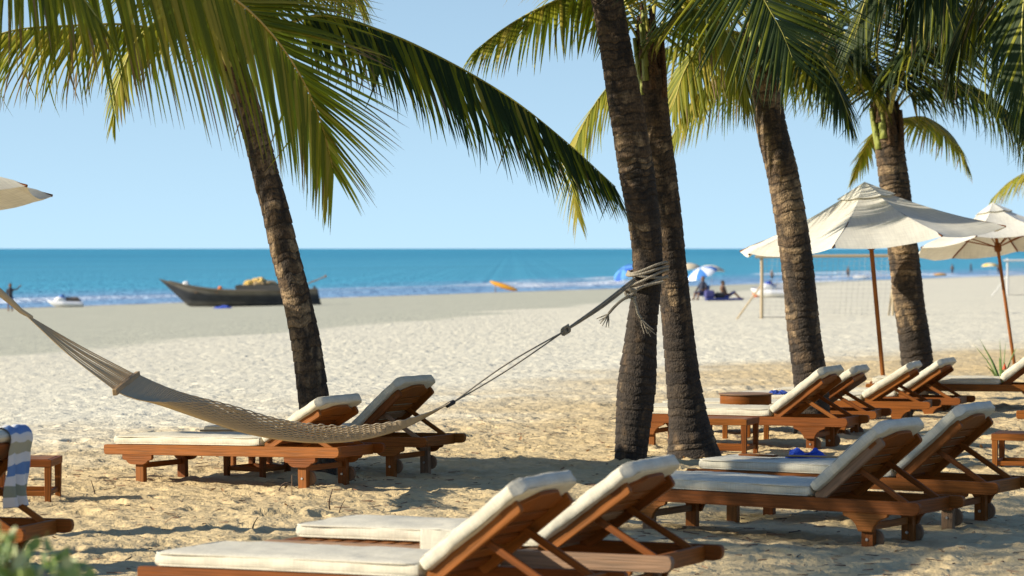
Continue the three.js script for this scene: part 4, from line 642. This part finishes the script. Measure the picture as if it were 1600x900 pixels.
// twigs standing or lying in the sand, and fine litter
const twigMat = std([0.075, 0.045, 0.028], 0.9), twigPale = std([0.24, 0.15, 0.08], 0.9);
{
  const hit = (px, py) => { let D = 20; for (let i = 0; i < 40; i++) { const X = (px - 800) * D / FOCAL; D = (EYE - ground(X, -D)) * FOCAL / (py - HORIZON); } return V((px - 800) * D / FOCAL, ground((px - 800) * D / FOCAL, -D), -D); };
  const list = [['dark twig standing upright in the sand behind the second nearest lounger', [[517, 800], [-0.01, 0.04, 0.03], [0.012, 0.135, 0.02]], 0.007], ['short reddish twig leaning beside the upright dark twig', [[528, 798], [0.02, 0.04, 0], [0.045, 0.085, 0]], 0.005], ['thin forked twig stuck in the sand left of the long orange rail', [[150, 772], [-0.02, 0.05, 0], [-0.035, 0.1, 0.01]], 0.006], ['slender pale twig rising in front of the lounger under the hammock', [[456, 772], [0.0, 0.06, 0], [0.0, 0.15, 0]], 0.004], ['bent twig arching over the sand below the orange rail', [[432, 766], [0.06, 0.055, 0.01], [0.16, 0.01, 0.03]], 0.005], ['hooked twig lying below the hammock loungers', [[322, 796], [0.1, 0.02, 0.02], [0.145, -0.005, 0.06]], 0.006], ['long thin twig slanting over shaded sand left of the nearest cushion', [[243, 822], [0.06, 0.03, 0], [0.13, 0.075, 0]], 0.004], ['dark curled twig beside the left end of the second nearest cushion', [[393, 826], [0.015, 0.03, 0], [0.04, 0.07, 0]], 0.006]];
  for (const [label, [[px, py], b, c], r] of list) { const p = hit(px, py), m = curve([p.clone().add(V(0, -0.03, 0)), p.clone().add(V(...b)), p.clone().add(V(...c))], 8); single('twig', taperTube(m, (u) => r * (1 - 0.6 * u), 5), r < 0.005 ? twigPale : twigMat, label, 'twig', 'twigs in the sand'); }
  const R = rng(505), n = 2600, im = new THREE.InstancedMesh(new THREE.CylinderGeometry(0.0014, 0.0024, 0.1, 4), twigMat, n), d = new THREE.Object3D();
  for (let i = 0; i < n; i++) {
    let x, z; do { z = -14 - 15 * R(); x = -6 + 13 * R(); } while (seaward(x, z) + 3 * noise(x * 0.5, z * 0.5, 9) > 14 || noise(x * 0.9, z * 0.9, 77) < R() - 0.7);
    d.position.set(x, ground(x, z) + 0.006, z); d.rotation.set(Math.PI / 2 + 0.35 * (R() - 0.5), 0, R() * 6.3); d.rotation.order = 'YXZ'; d.rotation.y = R() * 6.3; d.scale.set(0.7 + R(), 0.25 + 1.1 * R() * R(), 0.7 + R()); d.updateMatrix(); im.setMatrixAt(i, d.matrix); const k = R(); im.setColorAt(i, new THREE.Color().setRGB(0.8 + 3.6 * k, 0.8 + 3.2 * k, 0.8 + 2.8 * k));
  }
  im.name = 'twig_litter'; im.userData = { kind: 'stuff', label: 'fine twigs and leaf bits scattered over the sand', category: 'litter' }; shadows(im); scene.add(im);
}
{
  const R = rng(909), g = new THREE.PlaneGeometry(1, 0.3, 6, 2), q = g.attributes.position; for (let i = 0; i < q.count; i++) { const x = q.getX(i), y = q.getY(i); q.setXYZ(i, x, y * (1 - 3.2 * x * x), 0.25 * x * x + 1.6 * y * y); } g.rotateX(-Math.PI / 2); g.computeVertexNormals();
  const n = 420, im = new THREE.InstancedMesh(g, std([0.22, 0.13, 0.065], 0.9, { side: THREE.DoubleSide }), n), d = new THREE.Object3D();
  for (let i = 0; i < n; i++) { const z = -14.5 - 13 * R(), x = -5 + 11 * R(); d.position.set(x, ground(x, z) + 0.008, z); d.rotation.set(0.7 * (R() - 0.5), R() * 6.3, 0.7 * (R() - 0.5)); d.scale.setScalar(0.03 + 0.07 * R() * R()); d.updateMatrix(); im.setMatrixAt(i, d.matrix); const k = R(); im.setColorAt(i, new THREE.Color().setRGB(0.5 + 1.3 * k, 0.5 + 1.2 * k, 0.5 + k)); }
  im.name = 'dry_leaf_litter'; im.userData = { kind: 'stuff', label: 'small dry curled leaves lying on the sand', category: 'litter' }; shadows(im); scene.add(im);
}
// ------------------------------------------------------------------ far down the beach
const sit = (px, py) => { let D = 120; for (let i = 0; i < 200; i++) { const X = (px - 800) * D / FOCAL, n = (EYE - Math.max(SEA, profile(X, -D))) * FOCAL / (py - HORIZON); D += (n - D) * 0.4; } return V((px - 800) * D / FOCAL, Math.max(SEA, profile((px - 800) * D / FOCAL, -D)), -D); };
const plastic = (c, r = 0.45) => std(c, r);
{ // fishing boat
  const p = sit(372, 479), k = FOCAL / -p.z, m = (a) => a / k;                  // m(): picture units at that distance -> metres
  const t = thing('fishing_boat', 'dark wooden fishing boat with a high bow and heaped yellow nets by the water', 'boat', [p.x, p.y, p.z], 0.06), Lb = m(248), bowH = m(44), midH = m(25);
  const sheer = (x) => midH + (bowH - midH) * Math.pow(Math.max(0, 1 - x / (Lb * 0.52)), 2) + m(2) * smooth(0.7, 1, x / Lb), keel = (x) => Math.max(0, bowH * (1 - x / (Lb * 0.19))) , beam = (x) => 1.15 * Math.pow(Math.min(1, x / (Lb * 0.45)), 0.62) * (1 - 0.3 * smooth(0.6, 1, x / Lb));
  const P = [], I = [], C = [], nx = 50, nv = 16;
  for (const inner of [0, 0.05]) for (let i = 0; i <= nx; i++) for (let j = 0; j <= nv; j++) { const x = i / nx * Lb, v = j / nv * 2 - 1, a = Math.abs(v), b = Math.max(0.02, beam(x) - inner), y0 = keel(x) + inner * 1.2, y = y0 + (sheer(x) - y0) * Math.pow(a, 1.5); P.push(x + (i === nx ? (1 - a) * 0.3 : 0) - Lb / 2, Math.min(y, sheer(x)), Math.sign(v) * b * Math.pow(a, 0.6) * (0.78 + 0.22 * a)); const q = a > 0.83 ? [0.15, 0.135, 0.11] : y < 0.3 ? [0.11, 0.105, 0.10] : [0.030, 0.034, 0.042], w = 1 + 0.3 * noise(x * 3, a * 6, 3); C.push(q[0] * w, q[1] * w, q[2] * w); }
  const row = nv + 1, n1 = (nx + 1) * row; for (const o of [0, n1]) for (let i = 0; i < nx; i++) for (let j = 0; j < nv; j++) { const a = o + i * row + j; I.push(a, a + 1, a + row, a + 1, a + row + 1, a + row); }
  for (let i = 0; i < nx; i++) for (const j of [0, nv]) { const a = i * row + j; I.push(a, a + row, a + n1, a + n1, a + row, a + row + n1); }
  for (let j = 0; j < nv; j++) { const a = nx * row + j; I.push(a, a + 1, nx * row + nv - j); }
  const g = new THREE.BufferGeometry(); g.setAttribute('position', new THREE.Float32BufferAttribute(P, 3)); g.setAttribute('color', new THREE.Float32BufferAttribute(C, 3)); g.setIndex(I); g.computeVertexNormals(); part('hull', g, std([1, 1, 1], 0.8, { vertexColors: true, side: THREE.DoubleSide }), t);
  for (const s of [1, -1]) { const pts = []; for (let i = 2; i <= 30; i++) { const x = i / 30 * Lb; pts.push(V(x - Lb / 2, sheer(x), s * beam(x))); } part('gunwale', taperTube(pts, 0.06, 6), std([0.14, 0.12, 0.09], 0.8), t); }
  const xs0 = m(120) - Lb / 2, xs1 = m(205) - Lb / 2; for (const s of [1, -1]) { const w = part('bulwark', board(xs1 - xs0, m(9), 0.06, 0.1, 0.25), std([0.11, 0.10, 0.085], 0.85), t); w.position.set((xs0 + xs1) / 2, midH + m(4.5), s * 1.12); }
  for (let q = 0; q < 6; q++) { const th = part('thwart', board(2.0, 0.22, 0.05), woodWorn, t); th.rotation.set(-Math.PI / 2, 0, 0); th.rotation.order = 'YXZ'; th.rotation.y = Math.PI / 2; th.position.set(-Lb / 2 + Lb * (0.24 + q * 0.13), midH - 0.1, 0); }
  const heap = (name, x, y, sx, sy, sz, c, s) => { const h = new THREE.IcosahedronGeometry(1, 6), q = h.attributes.position; for (let i = 0; i < q.count; i++) { const v = V(q.getX(i), q.getY(i), q.getZ(i)), r = 1 + 0.18 * noise(v.x * 3 + s, v.y * 3 + v.z * 3, s) + 0.08 * noise(v.x * 9, v.z * 9 + v.y * 5, s); q.setXYZ(i, v.x * r * sx, Math.max(-0.5, v.y) * r * sy, v.z * r * sz); } h.computeVertexNormals(); part(name, h, std(c, 0.95), t).position.set(x, y, 0.1); };
  heap('net_heap', m(160) - Lb / 2, midH + m(9), m(26), m(7.5), 0.9, [0.30, 0.22, 0.11], 2); heap('net_heap', m(157) - Lb / 2, midH + m(14.5), m(12), m(6), 0.75, [0.62, 0.42, 0.13], 3); heap('net_heap', m(143) - Lb / 2, midH + m(12), m(9), m(5), 0.8, [0.55, 0.38, 0.10], 4);
  heap('buoy', m(43) - Lb / 2, sheer(m(43)) + m(2), m(5), m(4.5), 0.22, [0.75, 0.74, 0.70], 5); heap('buoy', m(96) - Lb / 2, midH + m(3), m(3.5), m(4), 0.18, [0.75, 0.22, 0.04], 6);
  part('stern_post', board(m(30), 0.16, 0.14), std([0.10, 0.09, 0.08], 0.8), t).rotation.z = Math.PI / 2; t.children[t.children.length - 1].position.set(Lb / 2 - 0.2, m(17), 0);
  part('oar', taperTube([V(Lb / 2 - 1.2, midH + 0.2, 0.3), V(Lb / 2 + m(10), m(46), 0.35), V(Lb / 2 + m(14), m(48), 0.36)], (u) => u > 0.9 ? 0.11 : 0.045, 6), woodWorn, t);
  const bl = sit(349, 482); crumple('blue tarpaulin scrap lying under the fishing boat', bl.clone().add(V(0, 0, 0)), 0.5, 0.16, 0.3, [0.05, 0.10, 0.45], 9);
}
function jetski(label, px, py, turn, len, cover, rear) {
  const p = sit(px, py), t = thing('water_scooter', label, 'water scooter', [p.x, p.y, p.z], turn, 'water scooters parked on the sand'), L = len;
  const loft = (prof, n = 24) => { const P = [], I = [], K = 14; for (let i = 0; i <= n; i++) { const u = i / n, [y0, y1, w] = prof(u); for (let k = 0; k <= K; k++) { const a = k / K * Math.PI * 2; P.push((u - 0.5) * L, (y0 + y1) / 2 + Math.sign(Math.sin(a)) * Math.pow(Math.abs(Math.sin(a)), 0.7) * (y1 - y0) / 2, Math.sign(Math.cos(a)) * Math.pow(Math.abs(Math.cos(a)), 0.7) * w); } } for (let i = 0; i < n; i++) for (let k = 0; k < K; k++) { const a = i * (K + 1) + k; I.push(a, a + 1, a + K + 1, a + 1, a + K + 2, a + K + 1); } const g = new THREE.BufferGeometry(); g.setAttribute('position', new THREE.Float32BufferAttribute(P, 3)); g.setIndex(I); g.computeVertexNormals(); return g; };
  part('hull', loft((u) => [0.02 + 0.42 * Math.pow(Math.max(0, 1 - u * 3.2), 2), 0.42 + 0.1 * (1 - u), 0.56 * Math.pow(Math.min(1, u * 2.4), 0.6) * (u > 0.97 ? 0.9 : 1)]), plastic([0.78, 0.78, 0.76]), t);
  part('hood', loft((u) => { const b = smooth(0.1, 0.32, u) * (1 - smooth(0.42, 0.6, u)); return [0.4, 0.44 + 0.36 * b, 0.05 + 0.28 * b]; }), plastic([0.80, 0.80, 0.78]), t);
  part('seat', loft((u) => { const b = smooth(0.42, 0.55, u) * (1 - smooth(0.86, 0.95, u)); return [0.4, 0.43 + 0.33 * b, 0.03 + 0.2 * b]; }), plastic(rear, 0.8), t);
  part('cover', loft((u) => { const b = smooth(0.25, 0.36, u) * (1 - smooth(0.44, 0.56, u)); return [0.55, 0.58 + 0.34 * b, 0.02 + 0.25 * b]; }), plastic(cover, 0.7), t);
  part('handlebar', taperTube([V(-0.05 * L, 0.92, -0.35), V(-0.08 * L, 0.95, 0), V(-0.05 * L, 0.92, 0.35)], 0.025, 6), std([0.05, 0.05, 0.05], 0.6), t);
  return t;
}
jetski('white and blue water scooter parked at the waterline left of the boat', 102, 480, 0.25, 2.6, [0.03, 0.14, 0.45], [0.20, 0.15, 0.11]);
jetski('white and blue water scooter behind the goal, beside the ringed palm', 1208, 465, 0.1, 2.5, [0.02, 0.06, 0.35], [0.70, 0.70, 0.70]);
{ const q = sit(1182, 464); crumple('orange life vest lying at the nose of the right water scooter', q, 0.22, 0.75, 0.2, [0.70, 0.16, 0.03], 12); }
// parasols and people down the beach
function beachUmbrella(label, px, py, H, R, tilt, c1, c2) {
  const p = sit(px, py), t = thing('beach_umbrella', label, 'beach umbrella', [p.x, p.y, p.z], 0, 'beach umbrellas down the beach'), n = 8, can = new THREE.Group(); can.name = 'canopy'; can.position.y = H - 0.35; can.rotation.set(tilt[0], 0.3, tilt[1]); t.add(can);
  part('pole', taperTube([V(0, -0.1, 0), V(0, H * 0.5, 0), V(0, H - 0.1, 0)], 0.022, 6), std([0.7, 0.7, 0.7], 0.4), t);
  const m = [std(c1, 0.85, { side: THREE.DoubleSide }), std(c2, 0.85, { side: THREE.DoubleSide })];
  for (let k = 0; k < n; k++) { const g = new THREE.SphereGeometry(1, 4, 6, k / n * 2 * Math.PI, 2 * Math.PI / n, 0, 1.25); g.scale(R, 0.55 * R, R); g.translate(0, 0.35 - 0.55 * R, 0); part('canopy_panel', g, m[k % 2], can); }
  return p;
}
beachUmbrella('blue and white beach umbrella over the people sitting on the sand', 1097, 467, 1.75, 0.95, [0.15, 0.35], [0.80, 0.82, 0.84], [0.05, 0.20, 0.55]);
beachUmbrella('cream beach umbrella behind the blue and white one', 1112, 455, 2.1, 1.15, [0, -0.1], [0.70, 0.62, 0.46], [0.70, 0.62, 0.46]);
beachUmbrella('tan beach umbrella half hidden by the flared palm', 1072, 456, 2.3, 1.3, [0, 0.1], [0.72, 0.60, 0.40], [0.72, 0.60, 0.40]);
beachUmbrella('tilted blue beach umbrella showing left of the tied palm', 977, 460, 2.0, 1.05, [0.25, 0.55], [0.03, 0.12, 0.50], [0.10, 0.30, 0.62]);
beachUmbrella('far yellow beach umbrella at the water on the right', 1547, 431, 2.1, 1.5, [0, 0], [0.75, 0.48, 0.12], [0.75, 0.62, 0.35]);
const SKIN = [0.16, 0.085, 0.05], SKIN2 = [0.36, 0.20, 0.13], HAIR = [0.02, 0.016, 0.013];
function person(label, px, py, turn, pose, top, low, skin = SKIN, sink = 0) {
  const p = sit(px, py); const S = 1, caps = [];
  if (pose === 'stand' || pose === 'wave' || pose === 'walk') {
    const w = pose === 'walk' ? 0.22 : 0.02;
    caps.push([0, 0.95, 0, 0, 1.38, 0, 0.14, 0.165, top], [0, 1.42, 0, 0, 1.56, 0, 0.06, 0.055, skin], [0, 1.63, 0.02, 0, 1.68, 0.01, 0.095, 0.1, skin], [0, 1.7, -0.02, 0, 1.72, -0.02, 0.095, 0.09, HAIR], [0, 1.61, 0.10, 0, 1.64, 0.11, 0.018, 0.015, skin]);
    for (const s of [1, -1]) {
      const k = s * w; caps.push([s * 0.1, 0.92, 0, s * 0.11, 0.5, k * 0.6, 0.1, 0.072, low], [s * 0.11, 0.48, k * 0.6, s * 0.11, 0.09, k, 0.06, 0.042, skin], [s * 0.11, 0.05, k, s * 0.12, 0.04, k + 0.16, 0.045, 0.035, skin]);
      const up = pose === 'wave' && s > 0; caps.push([s * 0.19, 1.38, 0, s * (up ? 0.42 : 0.25), up ? 1.42 : 1.1, -k * 0.3, 0.06, 0.045, up ? skin : top], up ? [0.42, 1.42, 0, 0.62, 1.62, 0.05, 0.042, 0.032, skin] : [s * 0.25, 1.1, -k * 0.3, s * 0.24, 0.85, 0.06 - k * 0.4, 0.042, 0.034, skin], up ? [0.63, 1.63, 0.05, 0.68, 1.7, 0.06, 0.04, 0.025, skin] : [s * 0.24, 0.83, 0.07, s * 0.23, 0.74, 0.09, 0.04, 0.025, skin]);
    }
  } else {                                                  // sitting back with the legs forward along +z
    const h = pose === 'chair' ? 0.38 : 0.12;
    caps.push([0, h, 0, 0, h + 0.48, -0.16, 0.15, 0.16, top], [0, h + 0.5, -0.16, 0, h + 0.64, -0.16, 0.06, 0.055, skin], [0, h + 0.74, -0.14, 0, h + 0.79, -0.15, 0.095, 0.1, skin], [0, h + 0.81, -0.18, 0, h + 0.83, -0.18, 0.095, 0.09, HAIR]);
    for (const s of [1, -1]) caps.push([s * 0.1, h, 0.02, s * 0.12, h + (pose === 'chair' ? 0.03 : 0.28), 0.44, 0.1, 0.07, low], [s * 0.12, h + (pose === 'chair' ? 0.02 : 0.27), 0.45, s * 0.12, 0.06, pose === 'chair' ? 0.6 : 0.78, 0.062, 0.045, skin], [s * 0.12, 0.05, pose === 'chair' ? 0.6 : 0.78, s * 0.13, 0.06, pose === 'chair' ? 0.78 : 0.94, 0.045, 0.035, skin], [s * 0.2, h + 0.46, -0.15, s * 0.27, h + 0.22, -0.05, 0.06, 0.045, top], [s * 0.27, h + 0.22, -0.05, s * 0.2, h + 0.16, 0.22, 0.042, 0.034, skin], [s * 0.2, h + 0.16, 0.22, s * 0.17, h + 0.16, 0.3, 0.04, 0.028, skin]);
  }
  const g = body(caps, 0.035, 0.035), m = single('person', g, std([1, 1, 1], 0.8, { vertexColors: true }), label, 'person', 'people down the beach'); m.position.set(p.x, p.y - sink, p.z); m.rotation.y = turn; return m;
}
person('person in dark shirt and blue trousers with one arm raised at the left waterline', 16, 487, 0.3, 'wave', [0.03, 0.03, 0.04], [0.04, 0.08, 0.25]);
person('person in dark clothes sitting in a beach chair under the blue and white umbrella', 1096, 469, -0.6, 'chair', [0.02, 0.025, 0.05], [0.02, 0.03, 0.10]);
person('person sitting up on the dark blue mat right of the beach chair', 1134, 468, 1.4, 'ground', SKIN, [0.02, 0.04, 0.2], SKIN);
person('person wading where the sea shows above the right water scooter', 1206, 436, 0.5, 'stand', SKIN2, [0.05, 0.05, 0.07], SKIN2, 0.4);
person('person standing in shallow water left of the white parasol pole', 1325, 434, 0.2, 'stand', SKIN, [0.05, 0.03, 0.03], SKIN, 0.1);
person('person standing in shallow water right of the stout palm trunk', 1488, 428, -0.3, 'walk', SKIN, [0.03, 0.03, 0.05], SKIN, 0.1);
person('person walking in the shallows left of the yellow umbrella', 1517, 426, 0.9, 'walk', [0.10, 0.08, 0.07], [0.03, 0.03, 0.05], SKIN, 0.1);
person('person standing close by the far yellow umbrella', 1560, 429, 0.4, 'stand', [0.25, 0.10, 0.06], [0.05, 0.05, 0.06]);
{
  const q = sit(1128, 470), t = thing('beach_mat', 'dark blue padded mat with bags on the sand beside the beach chair', 'mat', [q.x, q.y, q.z], 0.1), gm = cushionGeo(1.9, 0.12, 0.8, 0.05, 31); gm.translate(0.1, 0.07, 0); part('pad', gm, std([0.015, 0.03, 0.16], 0.8), t);
  const b = cushionGeo(0.5, 0.42, 0.4, 0.1, 32); b.translate(-0.65, 0.33, 0); part('bag', b, std([0.06, 0.06, 0.20], 0.8), t); const b2 = cushionGeo(0.5, 0.3, 0.4, 0.1, 33); b2.translate(-0.1, 0.27, -0.1); part('bag', b2, std([0.03, 0.03, 0.035], 0.8), t);
  const c = sit(1096, 469), ch = thing('beach_chair', 'low beach chair with metal legs under the blue and white umbrella', 'chair', [c.x, c.y, c.z], -0.6), f = std([0.6, 0.6, 0.62], 0.4, { metalness: 0.6 });
  for (const s of [1, -1]) { part('leg', taperTube([V(s * 0.27, 0, 0.42), V(s * 0.27, 0.3, 0.05), V(s * 0.27, 0.6, -0.25)], 0.015, 5), f, ch); part('leg', taperTube([V(s * 0.27, 0, -0.28), V(s * 0.27, 0.28, 0.1)], 0.015, 5), f, ch); }
  const se = board(0.54, 0.5, 0.02); se.rotateX(-Math.PI / 2); se.translate(0, 0.22, 0.1); part('seat', se, std([0.05, 0.12, 0.3], 0.8), ch); const ba = board(0.54, 0.6, 0.02); ba.rotateX(-0.35); ba.translate(0, 0.5, -0.36); part('backrest', ba, std([0.05, 0.12, 0.3], 0.8), ch);
}
function kayak(label, px, py, len, turn, tilt, c1, c2) {
  const p = sit(px, py), t = thing('kayak', label, 'kayak', [p.x, p.y, p.z], turn, 'kayaks by the water'), pts = []; for (let i = 0; i <= 20; i++) pts.push(V((i / 20 - 0.5) * len, 0.05 * Math.pow(i / 10 - 1, 4), 0));
  const g = taperTube(pts, (u) => 0.46 * Math.pow(Math.sin(Math.PI * (0.04 + 0.92 * u)), 0.55), 14, 0.55), h = part('hull', g, plastic(c1), t); h.rotation.z = tilt; h.position.y = 0.2 + Math.abs(Math.sin(tilt)) * len / 2;
  const ck = part('cockpit', (() => { const q = new THREE.TorusGeometry(0.24, 0.035, 8, 20); q.rotateX(Math.PI / 2); q.scale(1.7, 1, 0.85); q.translate(0, 0.19, 0); return q; })(), plastic(c2), h); void ck;
  if (tilt) part('trestle', taperTube([V(-len * 0.3, -0.05, 0), V(-len * 0.3, 0.05 + Math.abs(Math.sin(tilt)) * len * 0.72, 0)], 0.05, 6), woodWorn, t);
}
kayak('orange kayak propped up at an angle near the water', 787, 457, 2.9, -0.25, -0.30, [0.80, 0.36, 0.03], [0.80, 0.50, 0.10]);
kayak('far orange kayak lying at the waterline right of the stout palm', 1469, 431, 2.1, 0, 0, [0.70, 0.36, 0.10], [0.5, 0.3, 0.1]);
kayak('white and orange kayak lying by the white parasol pole', 1346, 436, 2.4, 0, 0, [0.78, 0.74, 0.66], [0.75, 0.40, 0.06]);
// goals
function goal(label, px, py, wpx, hpx, seed, mat) {
  const p = sit(px, py), k = FOCAL / -p.z, w = wpx / k, h = hpx / k, t = thing('goal_frame', label, 'goal', [p.x, p.y, p.z], 0.0, 'beach goals'), R = rng(seed);
  for (const x of [0, w]) { part('post', taperTube(curve([V(x, -0.2, 0), V(x + 0.01, h * 0.5, 0), V(x, h + 0.1, 0)], 8), 0.05, 7), mat, t); part('brace', taperTube([V(x - 0.8 + (x ? 0.8 : 0), -0.1, -1.1 + (x ? 0 : 0.9)), V(x, h * 0.55, 0)], 0.03, 6), mat, t); }
  part('crossbar', taperTube(curve([V(-0.2, h, 0.06), V(w / 2, h + 0.02, 0.06), V(w + 0.2, h + 0.03, 0.06)], 8), 0.05, 7), mat, t);
  const lines = [], n = 24, m = 14, Q = (u, v) => V(u * w, h * (1 - v) * (1 - v * 0.15) + 0.02, -1.3 * Math.pow(v, 1.2) - 0.1 * Math.sin(u * 9 + v * 4)); for (let i = 0; i <= n; i++) { const q = []; for (let j = 0; j <= m; j++) q.push(Q(i / n + 0.006 * R(), j / m)); lines.push(taperTube(q, 0.004, 3, 1, false)); } for (let j = 0; j <= m; j++) { const q = []; for (let i = 0; i <= n; i++) q.push(Q(i / n, j / m)); lines.push(taperTube(q, j === m ? 0.02 : 0.004, 3, 1, false)); }
  part('net', mergeGeometries(lines), std([0.45, 0.42, 0.36], 0.9), t).userData.kind = 'stuff';
}
goal('bamboo goal frame with a sagging net between the ringed palm and stout palm', 1190, 498, 205, 97, 1, std([0.42, 0.33, 0.20], 0.8));
goal('far pale goal frame at the right edge beyond the cream parasol', 1574, 462, 90, 55, 2, std([0.6, 0.6, 0.58], 0.7));

renderer.render(scene, camera);
